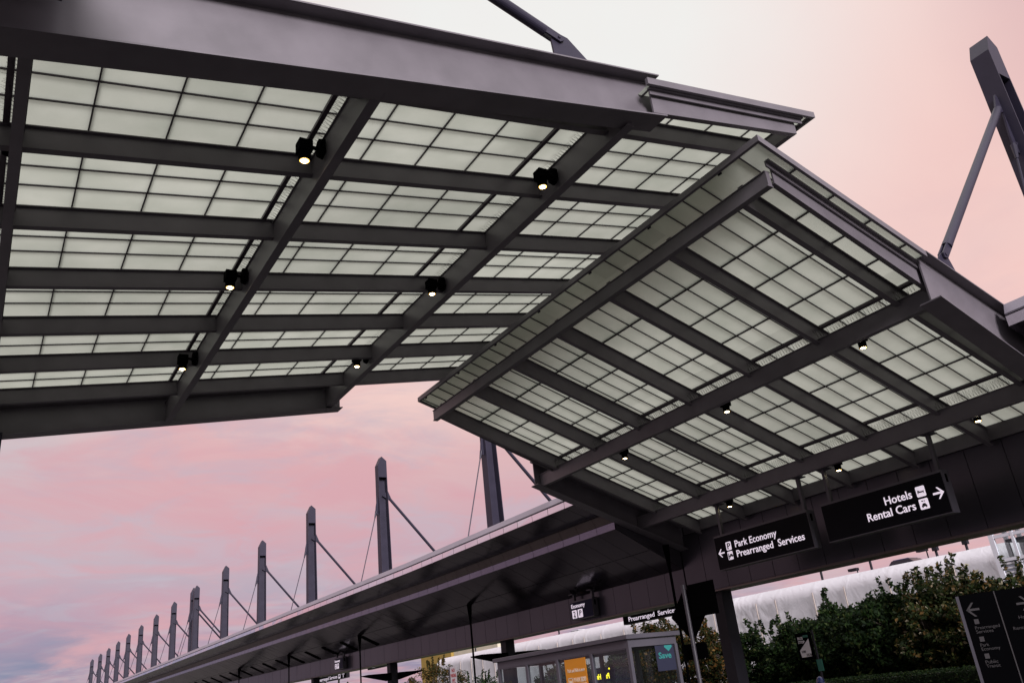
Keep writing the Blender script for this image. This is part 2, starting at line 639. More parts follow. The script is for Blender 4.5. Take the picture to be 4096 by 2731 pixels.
def girder(root, g, xa, xb, y0, y1, boff_a, boff_b, toff, name='girder'):
    """I girder running across the road; offsets from the glass plane at each end"""
    zt0, zt1 = g(xa) + toff[0], g(xb) + toff[1]
    zb0, zb1 = g(xa) + boff_a, g(xb) + boff_b
    yw = (y0 + y1) / 2
    mb = MB()
    mb.slab(xa, xb, y0, y1, zt0 - .03, zt0, zt1 - .03, zt1)
    mb.slab(xa, xb, y0, y1, zb0, zb0 + .03, zb1, zb1 + .03)
    lx = .02
    mb.slab(xa + lx, xb - lx, yw - .02, yw + .02, zb0 + .03, zt0 - .03, zb1 + .03, zt1 - .03)
    return mb.build(name, M_STEEL, root)


# ---- canopy over the near roadside, rising away to the right
rootL = thing('glass_canopy', (-.3, 18, 0), 'larger translucent glass canopy at upper left, sloping up over the road, cantilevered on deep girders', 'canopy', 'glass canopies facing each other')
xl = [.68 + 1.1727 * i for i in range(0, 13)]
xl = [x if i < 9 else x + .10 for i, x in enumerate(xl)]
xbL = [-.445, -1.62, -2.79] + xl
thL = {-.445, xl[3], xl[7]}
yL = [11.31 + .6112 * i for i in range(-3, 23)]
jL = [10.10, 12.53, 14.97, 17.41, 19.85, 22.20, 24.60]
canopy(rootL, GL, [-4.0, -.27, 4.48, 9.68, 9.95, 14.9], [9.10] + [j + .075 for j in jL] + [25.95], xbL, thL, yL,
       [(-.345, .16, .80, 9.55, 26.44, True, .12), (4.38, .18, .86, 9.55, 26.44, True, .12), (9.58, .19, .74, 9.55, 26.44, True, .06), (14.32, .14, .42, 9.3, 25.0, False, .08)],
       jL, -3.5, 14.3, .49, (9.94, 15.1, 9.52))
p_ = MB()
p_.slab(-4.0, 10.0, 25.95, 26.44, GL(-4) - .03, GL(-4) + .03, GL(10.2) - .03, GL(10.2) + .03)  # added opaque plate, keeps the gap before the far girder dark
p_.build('light_block_plate', M_STEEL, rootL)
girder(rootL, GL, -3.5, 10.38, 9.21, 9.75, -1.19, -.635, (.27, .38))
girder(rootL, GL, -3.5, 10.15, 26.2, 26.7, -.875, -.805, (.2, .2))
mb = MB()
mb.slab(10.06, 14.42, 9.24, 9.28, GL(10.06) - .56, GL(10.06) - .08, GL(14.42) - .44, GL(14.42) - .08)
mb.slab(10.06, 14.42, 9.24, 9.36, GL(10.06) - .58, GL(10.06) - .56, GL(14.42) - .46, GL(14.42) - .44)
mb.build('edge_channel', M_STEEL, rootL)
mb = MB()
mb.slab(9.95, 14.62, 9.11, 9.20, GL(9.95) - .10, GL(9.95) - .06, GL(14.62) - .10, GL(14.62) - .06)
mb.slab(9.98, 14.62, 9.17, 9.20, GL(9.98) - .20, GL(9.98) - .10, GL(14.62) - .20, GL(14.62) - .10)
mb.build('edge_angle', M_STEEL, rootL)
mb = MB()
mb.slab(9.84, 14.96, 9.03, 9.10, GL(9.84) - .08, GL(9.84) + .07, GL(14.96) - .08, GL(14.96) + .07)
mb.hexa([(14.9, 9.10, GL(14.9) - .08), (14.96, 9.10, GL(14.96) - .08), (14.96, 9.10, GL(14.96) + .07), (14.9, 9.10, GL(14.9) + .07)],
        [(14.9, 25.95, GL(14.9) - .08), (14.96, 25.95, GL(14.96) - .08), (14.96, 25.95, GL(14.96) + .07), (14.9, 25.95, GL(14.9) + .07)])
mb.slab(10.2, 14.96, 25.95, 26.02, GL(10.2) - .08, GL(10.2) + .07, GL(14.96) - .08, GL(14.96) + .07)
mb.build('edge_trim', M_STEEL, rootL)
# lifting lug and the stay that holds the near girder
mb = MB()
for s in (0,):
    pr = [(8.02, GL(8.02) + .38), (9.0, GL(9.0) + .38), (8.38, Z(11.38)), (8.15, Z(11.42)), (7.98, Z(11.22))]
    mb.hexa([(x, 9.46, zz) for x, zz in pr], [(x, 9.50, zz) for x, zz in pr])
mb.build('lug', M_MAST, rootL)
st = thing('stay_strut', (-8.3, 9.48, 0), 'dark round stay strut pinned to the near left girder, running up out of the picture', 'strut', 'stay struts')
d0, d1 = Vector((7.98, 9.48, Z(11.33))), Vector((-8.3, 9.48, Z(17.06)))
dr = (d1 - d0).normalized()
MB().tube(d0 + dr * .12, d1, .107, n=20).build('tube', M_MAST, st, smooth=False)
mb = MB()
nz = Vector((dr.z, 0, -dr.x))
for s in (-1, 1):
    c = Vector((0, s * .05, 0))
    pts = [d0 + dr * .34 + nz * .085, d0 - dr * .22 + nz * .085, d0 - dr * .29, d0 - dr * .22 - nz * .085, d0 + dr * .34 - nz * .085]
    mb.hexa([p + c + Vector((0, -.018, 0)) for p in pts], [p + c + Vector((0, .018, 0)) for p in pts])
mb.tube(d0 - dr * .17 + Vector((0, -.09, 0)), d0 - dr * .17 + Vector((0, .09, 0)), .03)
mb.build('clevis', M_MAST, st)
# mast the stay hangs from, outside the frame
solo(MB().box(-8.7, -8.1, 9.2, 9.8, 0, Z(18)), 'mast', M_MAST, 'grey steel mast on the near pavement holding the left stay', 'mast')
for i, (yc, lab) in enumerate(((9.48, 'steel column under the near girder of the left canopy'), (26.45, 'steel column at the left picture edge under the far girder'))):
    xc = -3.1 if i == 0 else -.13
    cr = thing('column', (xc, yc, 0), lab, 'column')
    zt = GL(xc) - (1.2 if i == 0 else .75)
    MB().box(xc - .27, xc + .27, yc - .25, yc + .25, .18, zt).build('shaft', M_MAST, cr)
    MB().box(xc - .4, xc + .4, yc - .4, yc + .4, .14, .18).build('base_plate', M_MAST, cr)

# ---- canopy over the far roadside, rising towards the road
rootR = thing('glass_canopy', (26, 18, 0), 'lower translucent glass canopy at right, sloping down from the road to the dark panelled wall', 'canopy', 'glass canopies facing each other')
xr = [14.08 + 1.1191 * i for i in range(0, 10)]
thR = {xr[4], xr[8]}
yR = [8.62 + .6112 * i for i in range(2, 29)]
jR = [10.35, 12.80, 15.27, 17.80, 20.33, 22.83, 25.33]
canopy(rootR, GR, [12.98, 13.52, 18.0, 18.43, 23.02, 25.2], [9.25] + [j + .075 for j in jR] + [25.86], xr, thR, yR,
       [(13.42, .18, .61, 9.6, 25.8, False, .22), (18.33, .18, .95, 9.5, 26.6, True, .45), (22.91, .19, .95, 9.5, 26.6, True, .45)],
       jR, 13.57, 25.2, .60, (12.9, 18.05, 9.50))
p_ = MB()
p_.slab(18.0, 25.2, 25.60, 26.66, GR(18) - .13, GR(18) - .07, GR(25.2) - .13, GR(25.2) - .07)  # added opaque plate, blocks light between last joist and far girder
p_.build('light_block_plate', M_STEEL, rootR)
girder(rootR, GR, 18.0, 26.2, 9.17, 9.72, -1.12, -1.60, (.08, .09))
girder(rootR, GR, 18.1, 26.2, 26.4, 26.9, -1.0, -1.0, (.15, .15))
mb = MB()
mb.slab(13.62, 18.85, 9.56, 9.60, GR(13.62) - .46, GR(13.62) - .06, GR(18.85) - .58, GR(18.85) - .10)
mb.slab(13.62, 18.85, 9.56, 9.68, GR(13.62) - .48, GR(13.62) - .46, GR(18.85) - .60, GR(18.85) - .58)
mb.build('edge_channel', M_STEEL, rootR)
mb = MB()
mb.slab(13.62, 18.85, 25.70, 25.74, GR(13.62) - .46, GR(13.62) - .06, GR(18.85) - .60, GR(18.85) - .06)
mb.build('edge_channel', M_STEEL, rootR)
mb = MB()
mb.slab(13.42, 18.4, 9.42, 9.54, GR(13.42) - .10, GR(13.42) - .06, GR(18.4) - .10, GR(18.4) - .06)
mb.slab(13.42, 18.4, 9.50, 9.54, GR(13.42) - .20, GR(13.42) - .10, GR(18.4) - .20, GR(18.4) - .10)
mb.build('edge_angle', M_STEEL, rootR)
mb = MB()
mb.slab(12.92, 18.0, 9.18, 9.25, GR(12.92) - .08, GR(12.92) + .07, GR(18.0) - .08, GR(18.0) + .07)
mb.hexa([(12.92, 9.25, GR(12.92) - .08), (12.98, 9.25, GR(12.98) - .08), (12.98, 9.25, GR(12.98) + .07), (12.92, 9.25, GR(12.92) + .07)],
        [(12.92, 25.86, GR(12.92) - .08), (12.98, 25.86, GR(12.98) - .08), (12.98, 25.86, GR(12.98) + .07), (12.92, 25.86, GR(12.92) + .07)])
mb.slab(12.92, 25.2, 25.86, 25.93, GR(12.92) - .08, GR(12.92) + .07, GR(25.2) - .08, GR(25.2) + .07)
mb.build('edge_trim', M_STEEL, rootR)
for yj in jR:
    mb = MB()
    mb.box(12.985, 13.02, yj + .03, yj + .13, GR(13) - .10, GR(13) - .02)
    mb.build('trim_clip', M_DARK, rootR)
MB().box(25.2, 25.29, 9.75, 26.4, Z(5.45), GR(25.2) + .05).build('ledger', M_STEEL, rootR)
mb = MB()
for yc, zl in ((9.46, None), (26.65, None)):
    o = .10 if yc < 15 else .15
    pr = [(18.75, GR(18.75) + o - .02), (19.75, GR(19.75) + o - .02), (19.42, Z(8.80)), (19.25, Z(8.86)), (19.05, Z(8.72))]
    mb.hexa([(x, yc - .02, zz) for x, zz in pr], [(x, yc + .02, zz) for x, zz in pr])
mb.build('lug', M_MAST, rootR)

# ------------------------------------------------------------------ the panelled wall beam above the far pavement


def DZ(y):
    return max(0.0, .0098 * (y - 44))


wl = thing('panelled_wall_beam', (25.9, 26, 0), 'dark purple grey metal panelled beam spanning between columns behind the hanging signs', 'wall')
bk = MB()
bk.box(25.33, 26.5, -12, 26.9, Z(3.07), Z(6.0))
mbp = MB()
rn = random.Random(3)
y = 26.87
while y > -12:
    x = 25.30 + rn.uniform(-.004, .004)
    mbp.hexa([(25.325, y, Z(3.05)), (x, y, Z(3.05)), (x, y, Z(5.43)), (25.325, y, Z(5.43))],
             [(25.325, y - 1.165, Z(3.05)), (x + rn.uniform(-.004, .004), y - 1.165, Z(3.05)), (x + rn.uniform(-.004, .004), y - 1.165, Z(5.43)), (25.325, y - 1.165, Z(5.43))])
    y -= 1.19
segs = [(26.95, 44), (44, 80), (80, 150), (150, 262)]
bk2 = MB()
for a, b in segs:
    for pr in ([(25.33, Z(2.95)), (26.5, Z(2.95)), (26.5, Z(6.3)), (25.33, Z(6.3))],):
        bk.extr_y(pr, a, b, DZ(a), DZ(b))
y = 26.96
while y < 260:
    a, b = y, y + 1.20
    x = 25.30 + rn.uniform(-.005, .005)
    x2 = x + rn.uniform(-.006, .006)
    mbp.hexa([(25.325, a, Z(2.93) + DZ(a)), (x, a, Z(2.93) + DZ(a)), (x2, a, Z(4.12) + DZ(a)), (25.325, a, Z(4.12) + DZ(a))],
             [(25.325, b, Z(2.93) + DZ(b)), (x, b, Z(2.93) + DZ(b)), (x2, b, Z(4.12) + DZ(b)), (25.325, b, Z(4.12) + DZ(b))])
    y += 1.22
bk.build('core', M_JOINT, wl)
mbp.build('cladding', M_WALL, wl)
mb = MB()
mb.box(25.36, 26.48, -12, 26.85, Z(2.98), Z(3.065))
for a, b in segs:
    mb.extr_y([(25.36, Z(2.87)), (26.48, Z(2.87)), (26.48, Z(2.945)), (25.36, Z(2.945))], a, b, DZ(a), DZ(b))
mb.build('underside_trim', M_RISER, wl)

# ------------------------------------------------------------------ long opaque canopy running away, and its near twin
PROF = dict(lip=[(20.52, 7.20), (20.50, 7.23), (20.62, 7.50), (20.75, 7.50), (20.75, 7.20)],
            band=((20.5, 6.90), (20.5, 7.16)),
            soffit1=((20.52, 6.895), (21.8, 6.45)),
            riser=((21.82, 6.44), (21.98, 6.09)),
            band2=((22.0, 5.79), (22.0, 6.08)),
            soffit2a=((22.02, 5.785), (23.68, 4.94)),
            soffit2b=((23.71, 4.925), (25.28, 4.13)))


def strip_panels(mbx, p, q, y0, y1, step, rnd, jit, th=.02):
    """thin panels with open joints, each a hair out of plane"""
    d = Vector((q[0] - p[0], 0, q[1] - p[1])).normalized()
    nrm = Vector((d.z, 0, -d.x)) * th     # inward side decided by sign below
    if nrm.x < 0 and abs(nrm.x) > abs(nrm.z):
        nrm = -nrm
    if abs(nrm.z) >= abs(nrm.x) and nrm.z < 0:
        nrm = -nrm
    y = y0
    while y < y1 - .05:
        b = min(y + step - .026, y1)
        j = [rnd.uniform(-jit, jit) for _ in range(4)]
        un = nrm.normalized()
        A = [Vector((p[0], y, Z(p[1]) + DZ(y))) + un * j[0], Vector((q[0], y, Z(q[1]) + DZ(y))) + un * j[1],
             Vector((q[0], b, Z(q[1]) + DZ(b))) + un * j[2], Vector((p[0], b, Z(p[1]) + DZ(b))) + un * j[3]]
        mbx.hexa(A, [v + nrm for v in A])
        y += step


def long_canopy(root, y0, y1, sg, seed):
    rnd = random.Random(seed)
    mbx = MB()
    for a, b in sg:
        mbx.extr_y([(x, Z(zz)) for x, zz in PROF['lip']], a, b, DZ(a), DZ(b))
    mbx.build('roof_lip', M_LIP, root)
    mbx = MB()
    for a, b in sg:
        mbx.extr_y([(20.6, Z(6.93)), (20.6, Z(7.45)), (26.5, Z(6.9)), (26.5, Z(4.3)), (25.33, Z(4.3)), (22.1, Z(5.9)), (22.1, Z(6.2)), (21.9, Z(6.5))], a, b, DZ(a), DZ(b))
    mbx.build('roof_core', M_JOINT, root)
    for nm, key, m_, jit in (('fascia', 'band', M_PANEL, .004), ('upper_soffit', 'soffit1', M_SOFFIT, .004), ('riser', 'riser', M_RISER, .001),
                             ('lower_fascia', 'band2', M_PANEL_DIM, .004)):
        mbx = MB()
        p, q = PROF[key]
        strip_panels(mbx, p, q, y0, y1, 1.25, rnd, jit)
        mbx.build(nm, m_, root)
    mbx = MB()
    for key in ('soffit2a', 'soffit2b'):
        p, q = PROF[key]
        strip_panels(mbx, p, q, y0, y1, 1.25, rnd, .006)
    so = mbx.build('lower_soffit', M_SOFFIT, root)
    ye = y0 if seed == 21 else y1
    e0, e1 = (ye - .03, ye - .002) if seed == 21 else (ye + .002, ye + .03)
    MB().hexa([(20.55, e0, Z(6.92)), (20.6, e0, Z(7.44)), (25.28, e0, Z(6.98)), (25.28, e0, Z(4.15)), (22.05, e0, Z(5.80)), (22.02, e0, Z(6.1)), (21.82, e0, Z(6.46))],
              [(20.55, e1, Z(6.92)), (20.6, e1, Z(7.44)), (25.28, e1, Z(6.98)), (25.28, e1, Z(4.15)), (22.05, e1, Z(5.80)), (22.02, e1, Z(6.1)), (21.82, e1, Z(6.46))]).build('end_panel', M_WALL, root)
    return so


lc = thing('platform_canopy', (24, 27, 0), 'long opaque metal canopy with reflective fascia running away to lower left', 'canopy')
so = long_canopy(lc, 26.96, 260, segs, 21)
mb = MB()
for i in range(26):
    yy = 59.0 + i * 4.1
    d = DZ(yy)
    mb.hexa([(23.86, yy, Z(4.80) + d), (23.86, yy + .5, Z(4.80) + d), (25.1, yy + .5, Z(4.17) + d), (25.1, yy, Z(4.17) + d)],
            [(23.86, yy, Z(4.90) + d), (23.86, yy + .5, Z(4.90) + d), (25.1, yy + .5, Z(4.27) + d), (25.1, yy, Z(4.27) + d)])
mb.build('light_slots', M_BLACK, lc)
lc2 = thing('platform_canopy', (24, 0, 0), 'end of a metal platform canopy roof at the right picture edge, behind the steel girder', 'canopy')
long_canopy(lc2, -14, 9.13, [(-14, 9.13)], 22)
# its twin over the near pavement: only the corner of the soffit shows at top left
lc3 = thing('roadside_roof', (-3, -5, 0), 'dark corner of a roof soffit above the left end of the near girder', 'roof')
MB().box(-7, .05, -22, 9.15, Z(8.42), Z(8.62)).build('soffit', M_SOFFIT, lc3)
MB().box(-7, .03, -22, 9.12, Z(8.62), Z(9.6)).build('fascia', M_PANEL, lc3)

# ------------------------------------------------------------------ support masts
MY = [9.06, 25.7, 42.5, 59.0, 75.6, 91.6, 107.25, 123.1, 125.0, 138.2, 152.5, 166.8, 180.5, 193.4, 206.7, 219.6, 234.1]
MZ = [18.05, 18.1, 18.2, 18.26, 18.31, 18.28, 18.32, 18.42, 18.42, 18.40, 18.40, 18.43, 18.45, 18.45, 18.47, 18.5, 18.6]


def make_mast(y, zt, to_girder):
    g0 = thing('support_mast', (26, y, Z(zt - 18.1)), 'x', 'mast', 'masts along the far canopy')
    zo = Z(zt - 18.1)
    mbx = MB()
    prof = [(25.60, 16.45), (25.60, 17.42), (25.93, 18.1), (26.32, 17.76), (26.32, 16.45)]
    mbx.hexa([(x, y, zz + zo) for x, zz in prof], [(x, y + .62, zz + zo) for x, zz in prof])
    mbx.build('mast_cap', M_MAST, g0)
    mbx = MB()
    b0 = 6.3
    for xt0, xt1, xb0, xb1 in ((25.60, 25.64, 25.53, 25.58), (26.28, 26.32, 26.36, 26.41)):
        mbx.hexa([(xt0, y, 16.45 + zo), (xt1, y, 16.45 + zo), (xt1, y + .62, 16.45 + zo), (xt0, y + .62, 16.45 + zo)],
                 [(xb0, y - .03, b0 + zo), (xb1, y - .03, b0 + zo), (xb1, y + .66, b0 + zo), (xb0, y + .66, b0 + zo)])
    mbx.hexa([(25.64, y + .46, 16.45 + zo), (26.28, y + .46, 16.45 + zo), (26.28, y + .56, 16.45 + zo), (25.64, y + .56, 16.45 + zo)],
             [(25.58, y + .48, b0 + zo), (26.36, y + .48, b0 + zo), (26.36, y + .58, b0 + zo), (25.58, y + .58, b0 + zo)])
    mbx.build('shaft', M_MAST, g0)
    ym = y + .31
    gus = MB()
    gp = [(25.62, 15.25), (25.62, 13.55), (25.46, 13.6), (25.36, 13.78), (25.40, 14.2)]
    gus.hexa([(x, ym - .03, zz + zo) for x, zz in gp], [(x, ym + .03, zz + zo) for x, zz in gp])
    gus.build('gusset', M_MAST, g0)
    a, b = Vector((25.44, ym, 13.85 + zo)), Vector((23.3, ym, 6.0 + zo))
    dd = (b - a).normalized()
    rod = MB()
    rod.tube(a, a + dd * .55, .10, .05, 10)
    rod.tube(a + dd * .5, b, .036, n=8)
    rod.tube(a + Vector((0, -.1, 0)), a + Vector((0, .1, 0)), .05, n=10)
    rod.build('tie_rod', M_MAST, g0)
    stt = MB()
    if to_girder:
        a, b = Vector((25.62, ym, 15.45 + zo)), Vector((19.28, ym + .09, Z(8.78)))
        rr = .125
    else:
        a, b = Vector((26.30, ym, 15.15 + zo)), Vector((33.6, ym, 6.9 + zo))
        rr = .105
    dd = (b - a).normalized()
    lp = MB()
    nn = Vector((dd.z, 0, -dd.x))
    pts = [a - dd * .15 + nn * .32, a - dd * .15 - nn * .32, a + dd * .6 - nn * .07, a + dd * .6 + nn * .07]
    lp.hexa([p + Vector((0, -.03, 0)) for p in pts], [p + Vector((0, .03, 0)) for p in pts])
    lp.build('strut_lug', M_MAST, g0)
    stt.tube(a + dd * .4, b - dd * .42, rr, n=18)
    for s in (-1, 1):
        c = Vector((0, s * .06, 0))
        pts = [b - dd * .62 + nn * .10, b + dd * .05 + nn * .10, b + dd * .13, b + dd * .05 - nn * .10, b - dd * .62 - nn * .10]
        stt.hexa([p + c + Vector((0, -.02, 0)) for p in pts], [p + c + Vector((0, .02, 0)) for p in pts])
    stt.tube(b + Vector((0, -.1, 0)), b + Vector((0, .1, 0)), .045, n=10)
    stt.build('strut', M_MAST, g0)
    return g0


ordw = ['', '', '', 'second', 'third', 'fourth', 'fifth', 'front', 'rear', 'first', 'second', 'third', 'fourth', 'fifth', 'sixth', 'seventh']
proto = None
for i, (yy, zt) in enumerate(zip(MY, MZ)):
    if i < 2:
        mo = make_mast(yy, zt, True)
        mo['label'] = ('large slant topped mast at the upper right with a strut down to the right canopy' if i == 0 else
                       'mast standing behind the right glass canopy, holding its far girder')
        continue
    if proto is None:
        mo = proto = make_mast(yy, zt, False)
    else:
        mo = copy_tree(proto)
        mo.location = (26, yy, Z(zt - 18.1))
    if i == 2:
        lb = 'mast with its top hidden by the right glass canopy, rising from the far roof'
    elif i == 3:
        lb = 'tallest mast seen whole in the row along the far roof, left of the canopy tip'
    elif i < 7:
        lb = '%s tallest mast seen whole in the receding row along the far roof' % ordw[i]
    elif i < 9:
        lb = '%s one of the close pair of masts in the middle of the row' % ordw[i]
    elif i < 16:
        lb = '%s small distant mast to the left of the close pair in the row' % ordw[i]
    else:
        lb = 'farthest and leftmost small mast at the end of the receding row'
    mo['label'] = lb

# ------------------------------------------------------------------ columns under the wall beam
for i, yc in enumerate((9.2, 25.6, 42.7, 58.7, 75.0, 91.5, 107.8)):
    lb = ['dark square column under the wall beam beyond the right edge', 'dark square column under the wall beam beside the bus shelter, nearest one in view',
          'dark column under the wall beam behind the left end of the bus shelter', 'third dark column along the wall beam, carrying a black uplight, by the autumn tree',
          'fourth dark column along the wall beam, beside the far hanging services sign', 'fifth dark column along the wall beam', 'sixth dark column along the wall beam'][i]
    cr = thing('column', (25.9, yc, 0), lb, 'column', 'columns under the wall beam')
    MB().box(25.6, 26.17, yc - .28, yc + .28, .14, Z(2.98) + DZ(yc)).build('shaft', M_DARK, cr)
    MB().box(25.5, 26.27, yc - .38, yc + .38, .14, .3).build('base', M_DARK, cr)
for yc in (42.7, 58.7, 75.0):
    lb = {42.7: 'black wing shaped uplight on the column behind the bus shelter', 58.7: 'black wing shaped uplight on the column beside the autumn tree',
          75.0: 'small distant black wing shaped uplight on a column'}[yc]
    ul = thing('uplight', (25.9, yc, Z(1.8)), lb, 'lamp', 'uplights on the columns')
    d = DZ(yc)
    for s in (-1, 1):
        mbx = MB()
        x0 = 25.58 if s < 0 else 26.19
        x1 = 23.8 if s < 0 else 28.0
        mbx.hexa([(x0, yc - .5, Z(1.74) + d), (x0, yc + .5, Z(1.74) + d), (x0, yc + .5, Z(2.22) + d), (x0, yc - .5, Z(2.22) + d)],
                 [(x1, yc - .62, Z(2.17) + d), (x1, yc + .62, Z(2.17) + d), (x1, yc + .62, Z(2.22) + d), (x1, yc - .62, Z(2.22) + d)])
        mbx.build('wing', M_BLACK, ul)
# thin posts with pointed heads under the soffit
for i, yc in enumerate((26.0, 42.8, 59.2, 75.4, 91.6)):
    lb = ['thin black pole dropping from the soffit behind the blank sign backs', 'thin black pole left of the bus shelter, from soffit to ground',
          'second thin black pole left of the shelter, passing the far columns', 'third thin black pole left of the shelter, in the distance', 'farthest thin black pole under the soffit'][i]
    po = thing('soffit_pole', (23.7, yc, 0), lb, 'pole', 'poles under the soffit')
    d = DZ(yc)
    MB().tube((23.7, yc, .14), (23.7, yc, Z(4.2) + d), .055, n=12).build('pole', M_BLACK, po)
    mbx = MB()
    mbx.tube((23.7, yc, Z(4.1) + d), (23.7, yc, Z(4.6) + d), .06, .12, 12)
    mbx.tube((23.7, yc, Z(4.6) + d), (23.7, yc, Z(4.95) + d), .12, .14, 12)
    mbx.build('pole_head', M_BLACK, po)

# ------------------------------------------------------------------ spotlights
SP_L = [(4.38, 11.9, 9.32, 4.03), (4.38, 17.0, 9.30, 4.03), (4.38, 22.0, 9.28, 4.03), (9.56, 11.95, 10.12, 9.19), (9.56, 17.25, 10.12, 9.19), (9.56, 22.5, 10.13, 9.19), (-.35, 12.9, 8.72, -.72)]
SPL_LAB = ['lit black spotlight nearest on the left beam of the upper left canopy', 'lit black spotlight midway along the left beam of the upper left canopy', 'lit black spotlight farthest on the left beam of the upper left canopy',
           'lit black spotlight nearest on the right beam of the upper left canopy', 'lit black spotlight midway along the right beam of the upper left canopy', 'lit black spotlight farthest on the right beam of the upper left canopy',
           'black spotlight cut by the left picture edge, on the leftmost beam']
SP_R = [(18.51, 11.96, 7.63, 18.85), (18.51, 16.94, 7.56, 18.85), (18.51, 21.97, 7.53, 18.85), (23.10, 12.1, 6.02, 23.45), (23.10, 16.94, 5.92, 23.45), (23.10, 21.9, 5.90, 23.45)]
SPR_LAB = ['lit black spotlight highest under the right canopy, near the steel girder', 'lit black spotlight in the middle of the right canopy beside its first beam', 'lit black spotlight nearest the far left corner under the right canopy',
           'lit black spotlight under the right canopy by the right picture edge, next to the wall', 'lit black spotlight just above the left end of the hotels sign', 'lit black spotlight just above the park economy sign']


def make_spot(xb, yb, zb, xl_, s):
    zb = Z(zb)
    sp = thing('spotlight', (xb, yb, zb), 'x', 'spotlight', 'spotlights on the canopy beams')
    mbx = MB()
    # mounting box on the beam face: octagonal plate
    pr = [(-.13, -.12), (-.06, -.19), (.06, -.19), (.13, -.12), (.13, .12), (.06, .19), (-.06, .19), (-.13, .12)]
    mbx.hexa([(xb, yb + a, zb + b) for a, b in pr], [(xb + s * .10, yb + a * .85, zb + b * .88) for a, b in pr])
    mbx.build('mounting_box', M_BLACK, sp)
    MB().tube((xb + s * .09, yb, zb - .02), (xl_ - s * .12, yb, zb - .02), .035).build('arm', M_BLACK, sp)
    mbx = MB()
    mbx.box(xl_ - .12, xl_ + .12, yb - .12, yb + .12, zb - .17, zb + .05)
    mbx.tube((xl_, yb, zb - .17), (xl_, yb, zb - .34), .108, .102, 20)
    mbx.build('housing', M_BLACK, sp, bevel=0)
    MB().tube((xl_, yb, zb - .335), (xl_, yb, zb - .344), .088, .088, 20).build('lens_light_fringe', M_FRINGE, sp)  # ring put in for the fringe of light
    MB().tube((xl_, yb, zb - .3445), (xl_, yb, zb - .350), .062, .062, 20).build('lens', M_LENS, sp)
    return sp


for lst, labs, s in ((SP_L, SPL_LAB, -1), (SP_R, SPR_LAB, 1)):
    pr0 = None
    for (xb, yb, zb, xq), lb in zip(lst, labs):
        if pr0 is None:
            so_ = pr0 = make_spot(xb, yb, zb, xq, s)
        else:
            so_ = copy_tree(pr0)
            so_.location = (xb, yb, Z(zb))
        so_['label'] = lb

# ------------------------------------------------------------------ hanging signs
XD, YD = (0, -1, 0), (0, 0, 1)        # reading direction for faces that look towards -x


def rect_face(mb, x, yl, yr, zb, zt, cut=0.0):
    """flat rounded plate on a face looking towards -x (yl > yr)"""
    c = cut
    pr = [(yl, zb + c), (yl, zt - c), (yl - c, zt), (yr + c, zt), (yr, zt - c), (yr, zb + c), (yr + c, zb), (yl - c, zb)]
    mb.hexa([(x, a, b) for a, b in pr], [(x - .006, a, b) for a, b in pr])


def arrow(mb, x, y, z, size, ang, th=.17):
    """arrow pointing along ang in the sign plane (0 = right for the reader)"""
    def tr(u, v):
        c, s = math.cos(ang), math.sin(ang)
        uu, vv = u * c - v * s, u * s + v * c
        return (y - uu * size, z + vv * size)
    w = th / 2
    for poly in ([(-.5, -w), (.4, -w), (.4, w), (-.5, w)],
                 [(.5, 0), (.5 - w * 1.2, w * 1.2), (.03 - w, .5 - w * .2), (.03 + w * .9, .5 + w)],
                 ):
        pass
    shaft = [(-.5, -w), (.34, -w), (.34, w), (-.5, w)]
    up_ = [(.5, 0), (.5 - 1.41 * w, 1.41 * w * 0), (.0 - .7 * w, .44), (.0 + .7 * w, .44 + 1.41 * w * .5)]
    up_ = [(.52, 0), (.02, .5), (.02 - 2 * .71 * w, .5 - 2 * .71 * w * 0 - .02), (.52 - 2.83 * w, 0)]
    dn_ = [(.52, 0), (.52 - 2.83 * w, 0), (.02 - 2 * .71 * w, -.48), (.02, -.5)]
    for k, pl in enumerate((shaft, up_, dn_)):
        off = .0004 * k
        a = [(x - off, *tr(u, v)) for u, v in pl]
        mb.hexa(a, [(x - .006 - off, q[1], q[2]) for q in a])


def disc_yz(mb, x, y, z, r, n=12):
    pr = [(y + r * math.cos(2 * math.pi * k / n), z + r * math.sin(2 * math.pi * k / n)) for k in range(n)]
    mb.hexa([(x, a, b) for a, b in pr], [(x - .005, a, b) for a, b in pr])


def poly_yz(mb, x, pts):
    mb.hexa([(x, a, b) for a, b in pts], [(x - .005, a, b) for a, b in pts])


def icon_car(mb, x, y, z, s):
    """small front view of a car, centred at (y, z), about 2s wide"""
    poly_yz(mb, x, [(y + s, z - .35 * s), (y + s, z + .1 * s), (y + .7 * s, z + .25 * s), (y + .5 * s, z + .75 * s), (y - .5 * s, z + .75 * s), (y - .7 * s, z + .25 * s), (y - s, z + .1 * s), (y - s, z - .35 * s)])
    for q in (-.68, .68):
        poly_yz(mb, x - .001, [(y + q * s + .2 * s, z - .7 * s), (y + q * s + .2 * s, z - .34 * s), (y + q * s - .2 * s, z - .34 * s), (y + q * s - .2 * s, z - .7 * s)])


def icon_person(mb, x, y, z, s):
    disc_yz(mb, x, y, z + .78 * s, .2 * s)
    poly_yz(mb, x, [(y + .28 * s, z - .1 * s), (y + .22 * s, z + .52 * s), (y - .22 * s, z + .52 * s), (y - .28 * s, z - .1 * s)])
    for q in (-.15, .15):
        poly_yz(mb, x - .001, [(y + (q + .1) * s, z - .9 * s), (y + (q + .1) * s, z - .05 * s), (y + (q - .1) * s, z - .05 * s), (y + (q - .1) * s, z - .9 * s)])


